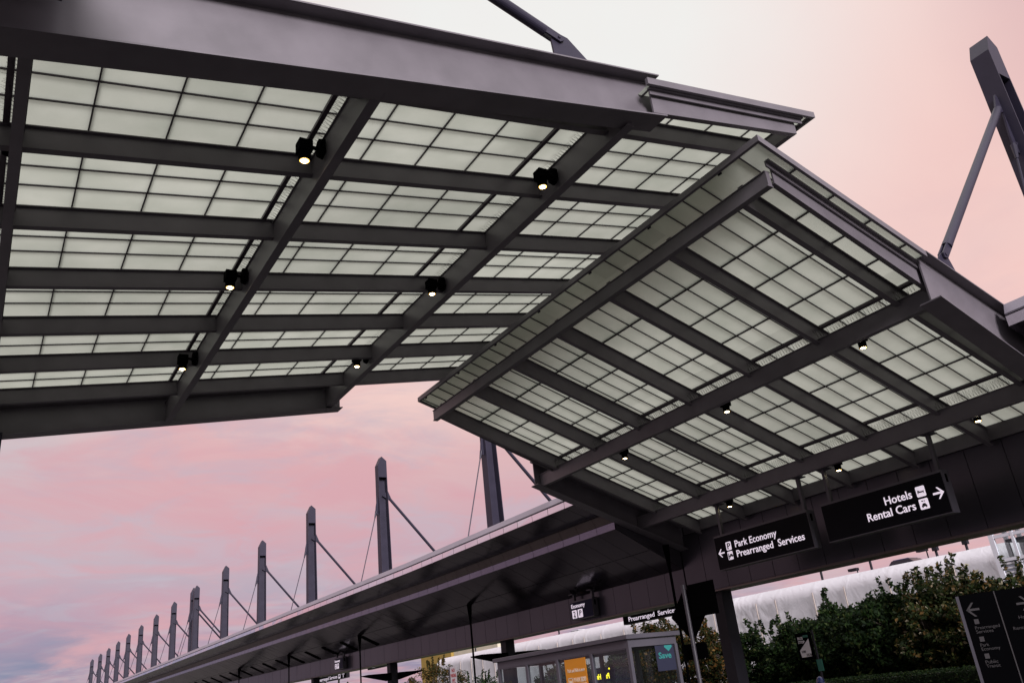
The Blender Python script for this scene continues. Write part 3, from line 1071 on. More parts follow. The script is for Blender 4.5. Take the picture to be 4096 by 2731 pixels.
def icon_bed(mb, x, y, z, s):
    poly_yz(mb, x, [(y + s, z - .7 * s), (y + s, z + .6 * s), (y + .85 * s, z + .6 * s), (y + .85 * s, z - .7 * s)])
    poly_yz(mb, x, [(y + .84 * s, z - .35 * s), (y + .84 * s, z + .05 * s), (y - .84 * s, z + .05 * s), (y - .84 * s, z - .35 * s)])
    poly_yz(mb, x, [(y - .85 * s, z - .7 * s), (y - .85 * s, z + .25 * s), (y - s, z + .25 * s), (y - s, z - .7 * s)])
    poly_yz(mb, x, [(y + .75 * s, z + .08 * s), (y + .75 * s, z + .32 * s), (y + .35 * s, z + .32 * s), (y + .35 * s, z + .08 * s)])


def icon_key(mb, x, y, z, s):
    disc_yz(mb, x, y + .55 * s, z, .32 * s)
    poly_yz(mb, x, [(y + .3 * s, z - .1 * s), (y + .3 * s, z + .1 * s), (y - .8 * s, z + .1 * s), (y - .8 * s, z - .1 * s)])
    poly_yz(mb, x, [(y - .5 * s, z - .35 * s), (y - .5 * s, z - .09 * s), (y - .75 * s, z - .09 * s), (y - .75 * s, z - .35 * s)])


def hanging_sign(name, label, x, yl, yr, zb, zt, depth, hang_y, hang_top, group, face=M_SIGN, cap=.05):
    s = thing(name, (x, (yl + yr) / 2, zb), label, 'sign', group)
    MB().box(x, x + depth, yr, yl, zb, zt).build('cabinet', M_FRAME, s)
    c = .045
    MB().box(x - .012, x - .001, yr + .03, yl - .02, zb + .035, zt - .07).build('sign_face', face, s)
    mbx = MB()
    mbx.box(x + depth * .35, x + depth * .62, yr - .012, yr - .001, zt - .35, zt - .12)
    mbx.build('vent', M_BLACK, s)
    for hy in hang_y:
        h = MB()
        h.box(x + depth * .3, x + depth * .3 + .13, hy - .05, hy + .05, zt + .0, hang_top)
        h.box(x + depth * .3 - .16, x + depth * .3 + .29, hy - .17, hy + .17, hang_top - .02, hang_top + .02)
        h.build('hanger', M_FRAME, s)
    return s


SZ0, SZ1 = Z(3.35), Z(4.58)
s1 = hanging_sign('hanging_sign', 'black hanging sign reading Park Economy and Prearranged Services with a left arrow', 23.0, 22.60, 18.22, SZ0, SZ1, .33, (22.28, 18.40), GR(23.0) - .95, 'hanging signs under the right canopy')
s2 = hanging_sign('hanging_sign', 'black hanging sign reading Hotels and Rental Cars with a right arrow', 23.0, 17.64, 13.34, Z(3.385), Z(4.61), .33, (17.32, 13.50), GR(23.0) - .95, 'hanging signs under the right canopy')
FX = 23.0 - .0125


def UV(yl, yr, zb, zt):
    return lambda u, v: (yl + (yr - yl) * u, zt + (zb - zt) * v)


u1 = UV(22.60, 18.22, SZ0, SZ1)
capf = .73


def line(parent, uv, body, u0, uend, vbase, size, mtl=M_LETTER, x=FX, bold=.004):
    ya, za = uv(u0, vbase)
    yb, _ = uv(uend, vbase)
    return text_mesh('lettering', body, size, parent, mtl, (x - .003, ya, za), XD, YD, width=abs(ya - yb), bold=bold)


line(s1, u1, 'Park Economy', .222, .67, .455, .335)
line(s1, u1, 'Prearranged  Services', .222, .925, .735, .335)
for vv in (.37, .645):
    y_, z_ = u1(.155, vv)
    mb = MB()
    rect_face(mb, FX, y_ + .125, y_ - .125, z_ - .145, z_ + .145, .02)
    mb.build('icon_plate', M_LETTER, s1)
y_, z_ = u1(.062, .52)
mb = MB()
arrow(mb, FX, y_, z_, .30, math.pi)
mb.build('arrow', M_LETTER, s1)
y_, z_ = u1(.155, .37)
text_mesh('icon_letter', 'P', .30, s1, M_ICON, (FX - .010, y_ + .085, z_ - .105), XD, YD, width=.16, bold=.006)
mb = MB()
y_, z_ = u1(.155, .645)
icon_person(mb, FX - .0065, y_ + .075, z_ - .02, .11)
icon_car(mb, FX - .0065, y_ - .045, z_ - .01, .085)
mb.build('icon', M_ICON, s1)

u2 = UV(17.64, 13.34, Z(3.385), Z(4.61))
line(s2, u2, 'Hotels', .53, .745, .455, .335)
line(s2, u2, 'Rental Cars', .365, .75, .735, .335)
for vv in (.36, .655):
    y_, z_ = u2(.82, vv)
    mb = MB()
    rect_face(mb, FX, y_ + .145, y_ - .145, z_ - .15, z_ + .15, .02)
    mb.build('icon_plate', M_LETTER, s2)
y_, z_ = u2(.94, .50)
mb = MB()
arrow(mb, FX, y_, z_, .34, 0)
mb.build('arrow', M_LETTER, s2)
mb = MB()
y_, z_ = u2(.82, .36)
icon_bed(mb, FX - .0065, y_, z_, .10)
y_, z_ = u2(.82, .655)
icon_car(mb, FX - .0065, y_, z_ - .045, .085)
icon_key(mb, FX - .0065, y_, z_ + .085, .07)
mb.build('icon', M_ICON, s2)

# zone signs under the long canopy
for (yl, yr, zb, zt, hz, lb) in ((34.84, 33.0, Z(3.02), Z(3.89), Z(4.22), 'dark blue sign reading Economy 2 P under the soffit, nearer one right of centre'),
                                 (67.6, 65.75, Z(3.29), Z(4.17), Z(4.45), 'small distant dark blue sign reading Economy 2 P under the soffit')):
    sg_ = hanging_sign('zone_sign', lb, 24.9, yl, yr, zb, zt, .30, (yl - .22, yr + .12), hz, 'zone signs under the long canopy', face=M_BLUE)
    fx = 24.9 - .0125
    uu = UV(yl, yr, zb, zt)
    line(sg_, uu, 'Economy', .05, .66, .37, .26, x=fx)
    for cu_ in (.17, .43):
        y_, z_ = uu(cu_, .70)
        mb = MB()
        rect_face(mb, fx, y_ + .19, y_ - .19, z_ - .19, z_ + .19, .02)
        mb.build('icon_plate', M_LETTER, sg_)
    for cu_, ch in ((.17, '2'), (.43, 'P')):
        y_, z_ = uu(cu_, .70)
        text_mesh('icon_letter', ch, .34, sg_, M_ICON, (fx - .010, y_ + .10, z_ - .10), XD, YD, width=.19, bold=.006)
    y_, z_ = uu(.17, .70)
    text_mesh('icon_letter', 'ZONE', .07, sg_, M_ICON, (fx - .010, y_ + .09, z_ - .17), XD, YD, width=.18)

# signs hung beyond the wall beam
sA = hanging_sign('overhead_sign', 'black overhead sign reading Prearranged Services, half hidden by the blank sign backs', 27.5, 34.15, 29.9, Z(2.60), Z(3.62), .3, (33.6, 30.4), Z(4.2), 'overhead signs beyond the wall beam')
uu = UV(34.15, 29.9, Z(2.6), Z(3.62))
line(sA, uu, 'Prearranged  Services', .10, .93, .88, .30, x=27.5 - .0125)
line(sA, uu, 'Park Economy', .10, .58, .28, .34, x=27.5 - .0125)
sB = hanging_sign('overhead_sign', 'distant black overhead sign reading Services with an up arrow, by the fourth column', 27.5, 79.6, 71.9, Z(2.86), Z(3.75), .3, (78, 73), Z(4.6), 'overhead signs beyond the wall beam')
uu = UV(79.6, 71.9, Z(2.86), Z(3.75))
line(sB, uu, 'Prearranged Services', .08, .72, .88, .40, x=27.5 - .0125)
mb = MB()
y_, z_ = uu(.79, .72)
rect_face(mb, 27.487, y_ + .25, y_ - .25, z_ - .2, z_ + .2, .03)
mb.build('icon_plate', M_LETTER, sB)
mb = MB()
y_, z_ = uu(.91, .62)
arrow(mb, 27.487, y_, z_, .55, math.pi / 2)
mb.build('arrow', M_LETTER, sB)
mb = MB()
y_, z_ = uu(.79, .72)
icon_car(mb, 27.48, y_, z_, .15)
mb.build('icon', M_ICON, sB)
sC = hanging_sign('overhead_sign', 'black overhead sign with two white pictogram plates above a column, below the wall beam', 27.5, 67.2, 63.4, Z(3.08), Z(3.75), .3, (66.5, 64), Z(4.5), 'overhead signs beyond the wall beam')
for y_ in (65.9, 64.9):
    mb = MB()
    rect_face(mb, 27.487, y_ + .35, y_ - .35, Z(3.17), Z(3.42), .03)
    mb.build('icon_plate', M_LETTER, sC)

# ------------------------------------------------------------------ post with blank sign backs
pt = thing('sign_post', (22.05, 23.65, 0), 'grey post carrying dark blank sign backs, a square, a diamond and a plate', 'road sign')
MB().tube((22.05, 23.65, .14), (22.05, 23.65, Z(3.05)), .075, n=14).build('post', M_FRAME, pt)
MB().box(22.16, 22.19, 22.22, 23.55, Z(1.88), Z(3.02)).build('square_sign', M_BLACK, pt, bevel=0)
mb = MB()
c = (23.78, 2.02)
hd = .95
mb.hexa([(22.20, c[0] + hd, Z(c[1])), (22.20, c[0], Z(c[1] + hd)), (22.20, c[0] - hd, Z(c[1])), (22.20, c[0], Z(c[1] - hd))],
        [(22.23, c[0] + hd, Z(c[1])), (22.23, c[0], Z(c[1] + hd)), (22.23, c[0] - hd, Z(c[1])), (22.23, c[0], Z(c[1] - hd))])
mb.build('diamond_sign', M_BLACK, pt)
mb = MB()
pr = [(24.3, .56), (24.3, .96), (24.22, 1.03), (23.18, 1.03), (23.1, .96), (23.1, .56), (23.18, .49), (24.22, .49)]
mb.hexa([(22.15, a, Z(b)) for a, b in pr], [(22.18, a, Z(b)) for a, b in pr])
mb.build('plate_sign', M_BLACK, pt)

# ------------------------------------------------------------------ bus shelter
sh = thing('bus_shelter', (19.1, 26.5, .14), 'grey metal framed glass bus shelter with flat roof under the long canopy', 'shelter')
X0, X1, Y0, Y1 = 18.05, 20.1, 22.35, 30.7
mb = MB()
mb.box(X0 - .12, X1 + .12, Y0 - .12, Y1 + .15, Z(1.27), Z(1.41))
mb.build('roof', M_ALU, sh, bevel=.01)
mb = MB()
mb.box(X0, X0 + .09, Y0, Y1, Z(1.02), Z(1.265))
mb.box(X1 - .09, X1, Y0, Y1, Z(1.02), Z(1.265))
mb.box(X0 + .09, X1 - .09, Y0, Y0 + .09, Z(1.02), Z(1.265))
mb.box(X0 + .09, X1 - .09, Y1 - .09, Y1, Z(1.02), Z(1.265))
mb.build('header', M_ALU, sh)
PY = [22.40, 24.43, 26.51, 28.56, 30.64]
for yy in PY:
    for xx in (X0 + .045, X1 - .045):
        MB().box(xx - .06, xx + .06, yy - .065, yy + .065, .14, Z(1.02)).build('post', M_ALU, sh)
for a, b in zip(PY[:-1], PY[1:]):
    for xx in (X0 + .045, X1 - .045):
        p = MB()
        p.box(xx - .005, xx + .005, a + .065, b - .065, .6, Z(.99))
        pn = p.build('pane', M_CLEAR, sh)
        f = MB()
        f.box(xx - .035, xx + .035, a + .066, b - .066, Z(.985), Z(1.018))
        f.box(xx - .035, xx + .035, a + .066, b - .066, .50, .60)
        f.build('pane_frame', M_ALU, pn)
for yy in (Y0 + .045, Y1 - .045):
    p = MB()
    p.box(X0 + .11, X1 - .11, yy - .005, yy + .005, .6, Z(.99))
    p.build('pane', M_CLEAR, sh)
MB().box(19.3, 19.75, 23.2, 29.8, .55, .60).build('bench', M_ALU, sh)
po = thing('poster', (18.15, 25.4, Z(-.9)), 'orange poster reading Park and Ride is now PARKRDU ECONOMY inside the shelter glass', 'poster')
px_ = 18.066
MB().box(px_, px_ + .012, 24.80, 26.06, Z(-.9), Z(.95)).build('sheet', M_ORANGE, po)
text_mesh('lettering', 'Park and Ride is now', .17, po, M_PALE, (px_ - .002, 25.93, Z(.52)), XD, YD, width=1.02, bold=.002)
text_mesh('lettering', 'PARK', .20, po, M_PALE, (px_ - .002, 25.62, Z(.20)), XD, YD, width=.40, bold=.001)
text_mesh('lettering', 'RDU', .20, po, M_PALE, (px_ - .002, 25.19, Z(.20)), XD, YD, width=.30, bold=.010)
text_mesh('lettering', 'ECONOMY', .20, po, M_PALE, (px_ - .002, 25.62, Z(.02)), XD, YD, width=.73, bold=.001)
mb = MB()
for a, b, c_, d_ in ((25.93, 25.90, -.02, .34), (25.70, 25.67, -.02, .34), (25.93, 25.67, .32, .35), (25.93, 25.67, -.05, -.02)):
    mb.box(px_ - .006, px_ - .001, b, a, Z(c_), Z(d_))
mb.box(px_ - .006, px_ - .001, 25.73, 25.87, Z(.06), Z(.26))
mb.build('emblem', M_PALE, po)
pn = thing('poster', (19.5, 22.3, Z(.0)), 'navy blue poster reading Save with a teal arrow on the shelter end', 'poster')
MB().box(19.12, 19.92, 22.33, 22.345, Z(.22), Z(1.0)).build('sheet', M_NAVY, pn)
text_mesh('lettering', 'Save', .26, pn, M_TEAL, (19.22, 22.326, Z(.60)), (1, 0, 0), YD, width=.54, bold=.006)
mb = MB()
mb.hexa([(19.52, 22.328, Z(.99)), (19.84, 22.328, Z(.99)), (19.84, 22.328, Z(.93)), (19.68, 22.328, Z(.80)), (19.52, 22.328, Z(.93))],
        [(19.52, 22.322, Z(.99)), (19.84, 22.322, Z(.99)), (19.84, 22.322, Z(.93)), (19.68, 22.322, Z(.80)), (19.52, 22.322, Z(.93))])
mb.build('emblem', M_TEAL, pn)

# ------------------------------------------------------------------ things behind the shelter
refl = thing('reflection_standin', (20.9, 27.3, 0), 'glowing yellow mirrored lettering standing in for a reflection in the shelter glass', 'reflection')  # added glowing board, stands in for a reflection in the pane
MB().box(20.62, 20.78, 26.75, 28.0, Z(.12), Z(.62)).build('cabinet', M_BLACK, refl)  # made-up cabinet and stand carrying the reflected lettering
MB().box(20.66, 20.74, 27.3, 27.4, .14, Z(.12)).build('stand', M_DARK, refl)
lt = text_mesh('lettering', 'Park Half', .26, refl, M_REFL_LED, (20.616, 0, 0), XD, YD, width=.95, bold=.008)
oy, oz = 27.85 - refl['org'][1], Z(.22) - refl['org'][2]
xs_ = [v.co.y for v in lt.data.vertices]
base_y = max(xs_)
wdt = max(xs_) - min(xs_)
zmin = -refl['org'][2]
for v in lt.data.vertices:               # lettering mirrored to imitate a reflection in the glass
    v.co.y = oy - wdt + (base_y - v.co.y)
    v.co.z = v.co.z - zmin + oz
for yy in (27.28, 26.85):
    MB().tube((20.6, yy, Z(.55)), (20.615, yy, Z(.55)), .035, n=12).build('lamp', M_REFL_LED, refl)

# ------------------------------------------------------------------ small signs
npk = thing('parking_sign', (22, 42.0, 0), 'white no parking any time sign with red letters on a grey post', 'sign')
MB().box(22.02, 22.10, 42.44, 42.62, .14, Z(1.70)).build('post', M_FRAME, npk)
MB().box(22.0, 22.015, 41.70, 42.42, Z(.70), Z(1.74)).build('plate', M_WHITE, npk)
for tx, zz, sz, w in (('NO', 1.47, .24, .34), ('PARKING', 1.22, .24, .62), ('ANY', 1.0, .2, .34), ('TIME', .82, .2, .4)):
    text_mesh('lettering', tx, sz, npk, M_RED, (21.997, 42.06 + w / 2, Z(zz)), XD, YD, width=w, bold=.004)
bs = thing('bus_stop_sign', (28, 23.6, 0), 'black framed bus stop sign on a dark pole in front of the hedge', 'sign')
b0 = 28.0
MB().tube((b0 + .04, 23.33, .1), (b0 + .04, 23.33, Z(1.12)), .045, n=12).build('pole', M_DARK, bs)
MB().box(b0 - .02, b0 + .02, 23.40, 24.16, Z(.07), Z(1.06)).build('board', M_BLACK, bs)
mb = MB()
mb.hexa([(b0 - .027, 24.06, Z(.42)), (b0 - .027, 23.53, Z(.83)), (b0 - .027, 23.53, Z(.18)), (b0 - .027, 24.02, Z(.16))],
        [(b0 - .022, 24.06, Z(.42)), (b0 - .022, 23.53, Z(.83)), (b0 - .022, 23.53, Z(.18)), (b0 - .022, 24.02, Z(.16))])
mb.build('timetable', M_WHITE, bs)
mb = MB()
mb.box(b0 - .026, b0 - .021, 23.53, 23.78, Z(.88), Z(.97))
mb.build('green_band', M_GREEN, bs)
for tx, yy, zz, sz, w, ml in (('BUS', 24.06, .82, .14, .26, M_WHITE), ('STOP', 24.06, .68, .14, .32, M_WHITE), ('100', 24.0, .33, .12, .2, M_ICON), ('1576', 23.78, .20, .12, .24, M_ICON)):
    text_mesh('lettering', tx, sz, bs, ml, (b0 - .029, yy, Z(zz)), XD, YD, width=w, bold=.003)
g_ = MB()
g_.box(b0 - .02, b0 - .005, 23.12, 23.38, Z(-.38), Z(.04))
g_.build('small_sign', M_GREEN, bs)
bo = thing('bollard', (27.0, 22.6, 0), 'white bollard with a dark domed cap below the bus stop sign', 'bollard')
MB().tube((27.0, 22.6, .14), (27.0, 22.6, Z(-.78)), .14, n=20).build('post', M_WHITE, bo, smooth=False)
mb = MB()
prev = None
for k in range(6):
    a0, a1 = math.pi / 2 * k / 6, math.pi / 2 * (k + 1) / 6
    mb.tube((27.0, 22.6, Z(-.78) + .24 * math.sin(a0)), (27.0, 22.6, Z(-.78) + .24 * math.sin(a1)), .15 * math.cos(a0), max(.004, .15 * math.cos(a1)), 20)
mb.build('cap', M_CARBLUE, bo)
# wayfinding pylon close to the camera
py_ = thing('wayfinding_pylon', (10.4, 5.9, 0), 'black two column wayfinding pylon at the lower right with dim grey lettering', 'sign')
pa, pb = Vector((10.26, 6.22, 0)), Vector((10.75, 5.26, 0))
dy = (pb - pa).normalized()
nrm = Vector((-dy.y, dy.x, 0))
if nrm.dot(pa) > 0:
    nrm = -nrm
T0, T1 = .20, Z(.545)


def plate(mb, p, q, z0, z1, o0, o1):
    A = [p + nrm * o0, q + nrm * o0, q + nrm * o1, p + nrm * o1]
    mb.hexa([(v.x, v.y, z0) for v in A], [(v.x, v.y, z1) for v in A])


mb = MB()
plate(mb, pa, pb, T0, T1, -.16, 0)
mb.build('cabinet', M_BLACK, py_)
mb = MB()
plate(mb, pa - dy * .035, pa - dy * .001, T0, T1 - .01, -.17, .01)
mb.build('edge_rail', M_FRAME, py_)
mb = MB()
mid = pa + dy * .385
plate(mb, mid, mid + dy * .012, T0, T1 - .002, .001, .006)
mb.build('divider', M_DIM, py_)
for tx, off, zz, w in (('Prearranged', .075, .14, .265), ('Services', .075, .095, .185), ('Park', .075, -.055, .095), ('Economy', .075, -.10, .20), ('Public', .075, -.245, .135), ('Transit', .075, -.29, .15),
                       ('Hotels', .56, .20, .15), ('Rental Cars', .47, .085, .26)):
    p = pa + dy * off + nrm * .004
    text_mesh('lettering', tx, .052, py_, M_DIM, (p.x, p.y, Z(zz)), dy, YD, width=w, ext=.002)
for zz, off in ((.20, .09), (.0, .09), (-.19, .09)):
    mb = MB()
    plate(mb, pa + dy * off, pa + dy * (off + .05), Z(zz), Z(zz + .055), .001, .005)
    ic = mb.build('icon_plate', M_DIM, py_)
for off, sgn in ((.06, -1), (.60, 1)):
    mb = MB()
    c0 = pa + dy * (off + .055) + nrm * .003

    def q(u, v):
        p = c0 + dy * (u * sgn)
        return Vector((p.x, p.y, Z(.365) + v))
    for pl in ([(-.07, -.012), (.06, -.012), (.06, .012), (-.07, .012)], [(.075, 0), (.0, .08), (-.025, .08), (.045, 0)], [(.075, 0), (.045, 0), (-.025, -.08), (.0, -.08)]):
        A = [q(u, v) for u, v in pl]
        mb.hexa(A, [v + nrm * .004 for v in A])
    mb.build('arrow', M_DIM, py_)

# ------------------------------------------------------------------ background buildings
wb = thing('wrapped_building', (60, 60, 0), 'long parking building wrapped in wrinkled white sheeting behind the trees', 'building')
H = Z(5.98)
me_v, me_f = [], []
y0, y1, ny, nz_ = 14.0, 116.0, 500, 26
rnd = random.Random(5)
seams = []
yy = y0
while yy < y1:
    seams.append(yy)
    yy += rnd.choice((2.2, 3.1, 3.1, 4.0))
ties = [(rnd.uniform(y0, y1), rnd.uniform(.8, 4.2), rnd.uniform(1.2, 2.6)) for _ in range(26)]
for j in range(nz_ + 1):
    for i in range(ny + 1):
        y = y0 + (y1 - y0) * i / ny
        t = j / nz_
        zz = .1 + (H - .1) * t
        sn = min(abs(y - s_) for s_ in seams)
        x = 58.0 - .05 * math.exp(-(sn / .12) ** 2)
        x += .010 * math.sin(y * 1.7 + 2.2 * math.sin(zz * .9 + y * .3)) * (1 - .8 * t)
        for ty, tz, tr_ in ties:
            dy_, dz_ = y - ty, zz - tz
            rr = math.hypot(dy_, dz_)
            if rr < tr_ * 1.8:
                x += .045 * math.sin(14 * math.atan2(dz_, dy_)) * math.exp(-(rr / tr_) ** 2) * min(1, rr / .3)
        dy_, dz_ = y - 54.2, zz - 5.3
        rr = math.hypot(dy_, dz_)
        x += .10 * abs(math.sin(13 * math.atan2(dz_, dy_) + .4 * math.sin(rr))) * math.exp(-(rr / 4.2) ** 2) * min(1, rr / .5)
        if t > .86:
            x += .9 * ((t - .86) / .14) ** 2
        me_v.append((x, y, zz))
for j in range(nz_):
    for i in range(ny):
        a = j * (ny + 1) + i
        me_f.append((a, a + 1, a + ny + 2, a + ny + 1))
mb = MB()
mb.v, mb.f = me_v, me_f
mb.build('sheeting', M_WRAP, wb, smooth=True)
mb = MB()
mb.box(58.9, 95, y0, y1, .0, H - .25)
mb.build('deck', M_CONC, wb)
M_BATTEN = mat('batten', (.42, .36, .32), .6)
for s_ in seams:
    MB().box(57.80, 57.86, s_ - .035, s_ + .035, .2, H - .9).build('seam_batten', M_BATTEN, wb)
# thin lamp posts standing on its roof
for i, (yp, zt, hd_) in enumerate(((46.0, 9, 0), (41.3, 9, 0), (35.8, 9, 1), (33.5, 9, 1), (84.0, 9, 0), (42.6, 6.15, 2), (36.5, 6.5, 2), (104.0, 9, 0))):
    lb = ['thin dark roof pole just right of the dark column, on the white building', 'thin dark roof pole left of the blue car, on the white building', 'roof pole behind the blue car, topped out of sight',
          'short dark roof pole left of the glass stair tower', 'thin dark roof pole above the bus shelter', 'small floodlight on the white building roof between two poles', 'small floodlight beside the blue car on the roof', 'far roof pole behind the shelter column'][i]
    lp = thing('roof_lamp_post', (61, yp, H), lb, 'lamp post', 'lamp posts on the white building')
    s_ = 61 / 58
    zt_ = Z(zt * s_) if hd_ < 2 else Z(zt * s_)
    MB().tube((61, yp * s_, H - .4), (61, yp * s_, zt_), .10 if hd_ < 2 else .05, n=8).build('post', M_DARK, lp)
    mb = MB()
    if hd_ == 2:
        mb.box(60.8, 61.2, yp * s_ - .05, yp * s_ + .75, zt_ - .1, zt_ + .12)
    elif hd_ == 1:
        mb.box(60.85, 61.15, yp * s_ - .2, yp * s_ + .2, Z(6.6), Z(7.1))
    else:
        mb.box(60.7, 61.3, yp * s_ - .8, yp * s_ + .1, zt_ - .15, zt_)
    mb.build('lamp_head', M_DARK, lp)


def car(label, x, yc, zb, paint, head):
    c = thing('parked_car', (x, yc, zb), label, 'car', 'cars parked on the white building roof')
    mbx = MB()
    side = [(-2.2, .25), (-2.2, .75), (-1.2, .95), (1.9, .95), (2.25, .7), (2.25, .25)]
    mbx.hexa([(x - .85, yc + a, zb + b) for a, b in side], [(x + .85, yc + a, zb + b) for a, b in side])
    mbx.build('body', paint, c, bevel=.05)
    mbx = MB()
    cab = [(-1.1, .96), (-.35, 1.5), (1.2, 1.52), (1.85, .96)]
    mbx.hexa([(x - .72, yc + a, zb + b) for a, b in cab], [(x + .72, yc + a, zb + b) for a, b in cab])
    mbx.build('windows', M_CARGLASS, c)
    MB().hexa([(x - .62, yc - .3, zb + 1.525), (x + .62, yc - .3, zb + 1.525), (x + .62, yc + 1.2, zb + 1.54), (x - .62, yc + 1.2, zb + 1.54)],
              [(x - .6, yc - .2, zb + 1.58), (x + .6, yc - .2, zb + 1.58), (x + .6, yc + 1.1, zb + 1.59), (x - .6, yc + 1.1, zb + 1.59)]).build('car_roof', paint, c)
    for a in (-1.4, 1.4):
        for s in (-1, 1):
            MB().tube((x + s * .72, yc + a, zb + .33), (x + s * .88, yc + a, zb + .33), .33, n=18).build('wheel', M_BLACK, c)
    if head:
        for s in (-1, 1):
            MB().tube((x + s * .62, yc + 2.2, zb + .72), (x + s * .62, yc + 2.29, zb + .72), .12, n=12).build('headlight', M_HEAD, c)
    return c


RZ = H - .62
car('blue car with lit headlights on the white building roof, left of the stair tower', 61.5, 40.2, Z(4.95), M_CARBLUE, True)
car('dark car roof peeking over the white building, right of the dark column', 61.5, 54.5, Z(4.55), M_CARDARK, False)
car('leftmost dark car on the white building roof above the bus shelter', 61.5, 93.0, Z(4.62), M_CARDARK, False)
car('dark car in the middle of three on the roof above the bus shelter', 61.5, 88.3, Z(4.62), M_CARDARK, False)
car('white car at the right of three on the roof above the bus shelter', 61.5, 84.4, Z(4.72), M_CARWHITE, False)

car_ = car('dark blue car parked on the road behind the left panes of the bus shelter', 31.5, 46.6, .1, M_CARBLUE, False)
car_['group'] = 'cars parked beyond the shelter'
tw = thing('stair_tower', (45, 21, 0), 'white framed glass stair tower at the right edge beyond the hedge', 'building')
mb = MB()
yA, yB, xA = 15.0, 24.55, 45.0
zlev = [.1, 2.2, 4.15, Z(3.75), 7.0, 9.0]
for yy in (24.55, 23.45, 22.35, 21.1, 19.8, 18.4, 17.0, 15.6):
    w = .13 if yy > 24 else .07
    mb.box(xA - .06, xA + .08, yy - w, yy + w, .1, 9.4)
for zz in (2.25, 4.2, Z(3.72), Z(4.92), 7.9, 9.3):
    mb.box(xA - .05, xA + .07, yA, yB, zz - .08, zz + .08)
for xx in (46.4, 47.8):
    mb.box(xx - .07, xx + .07, yB - .1, yB + .1, .1, 9.4)
mb.build('mullions', M_WHITEF, tw)
mb = MB()
mb.box(xA - .006, xA + .006, yA + .1, yB - .1, 5.4, 9.3)
mb.build('glazing', M_CLEAR, tw)
mb = MB()
zz = 4.3
while zz < 5.2:
    mb.hexa([(xA + .02, yA, zz), (xA + .02, yB - .1, zz), (xA + .02, yB - .1, zz + .03), (xA + .02, yA, zz + .03)],
            [(xA + .22, yA, zz + .12), (xA + .22, yB - .1, zz + .12), (xA + .22, yB - .1, zz + .15), (xA + .22, yA, zz + .15)])
    zz += .22
mb.build('louvres', M_LOUVRE, tw)
MB().box(xA + .5, xA + 5, yA, yB - .4, .1, 4.1).build('plinth', M_CONC, tw)
MB().box(xA - .1, xA + 5.2, yA, yB + .2, 9.4, 9.6).build('roof', M_WHITEF, tw)
MB().box(xA + 2.6, xA + 3.0, 21.9, 22.3, .1, 9.3).build('inner_post', M_ALU, tw)
MB().box(xA + .5, xA + 5, yA, yB - .4, 6.2, 6.35).build('landing', M_ALU, tw)
MB().tube((xA + 1.2, 22.75, Z(4.95)), (xA + 1.2, 22.75, Z(5.1)), .12, n=12).build('lamp', M_HEAD, tw)

bb = thing('beige_building', (75, 130, 0), 'beige and ochre rendered building beyond the autumn tree at lower left', 'building')
MB().box(71.5, 73, 121, 136, 0, Z(9.0)).build('beige_wing', M_BEIGE, bb)
MB().box(71, 73, 136.05, 148, 0, Z(8.9)).build('ochre_wing', M_OCHRE, bb)
MB().box(71.4, 71.49, 121, 136, Z(6.6), Z(6.75)).build('string_course', M_CONC, bb)

# ------------------------------------------------------------------ trees


def leaf_cluster(mb, c, r, n, size, rnd, flat=1.0):
    for _ in range(n):
        while True:
            d = Vector((rnd.uniform(-1, 1), rnd.uniform(-1, 1), rnd.uniform(-1, 1)))
            if d.length < 1:
                break
        p = c + Vector((d.x * r, d.y * r, d.z * r * flat))
        a = Vector((rnd.gauss(0, 1), rnd.gauss(0, 1), rnd.gauss(0, .8))).normalized()
        b = a.cross(Vector((rnd.gauss(0, 1), rnd.gauss(0, 1), rnd.gauss(0, 1)))).normalized()
        s = size * rnd.uniform(.6, 1.3)
        w = s * .55
        i = len(mb.v)
        mb.v += [tuple(p - a * s * .5), tuple(p + b * w * .5 + a * s * .05), tuple(p + a * s * .55), tuple(p - b * w * .5 + a * s * .05)]
        mb.f.append((i, i + 1, i + 2, i + 3))


def limb(mb, pts, r0, r1, n=6):
    for k in range(len(pts) - 1):
        t0, t1 = k / (len(pts) - 1), (k + 1) / (len(pts) - 1)
        mb.tube(pts[k], pts[k + 1], r0 + (r1 - r0) * t0, r0 + (r1 - r0) * t1, n)


def plain_build(mb, name, material, parent):
    org = Vector(parent['org'])
    me = bpy.data.meshes.new(name)
    me.from_pydata([tuple(Vector(p) - org) for p in mb.v], [], mb.f)
    me.materials.append(material)
    me.update()
    ob = bpy.data.objects.new(name, me)
    COL.objects.link(ob)
    ob.parent = parent
    return ob


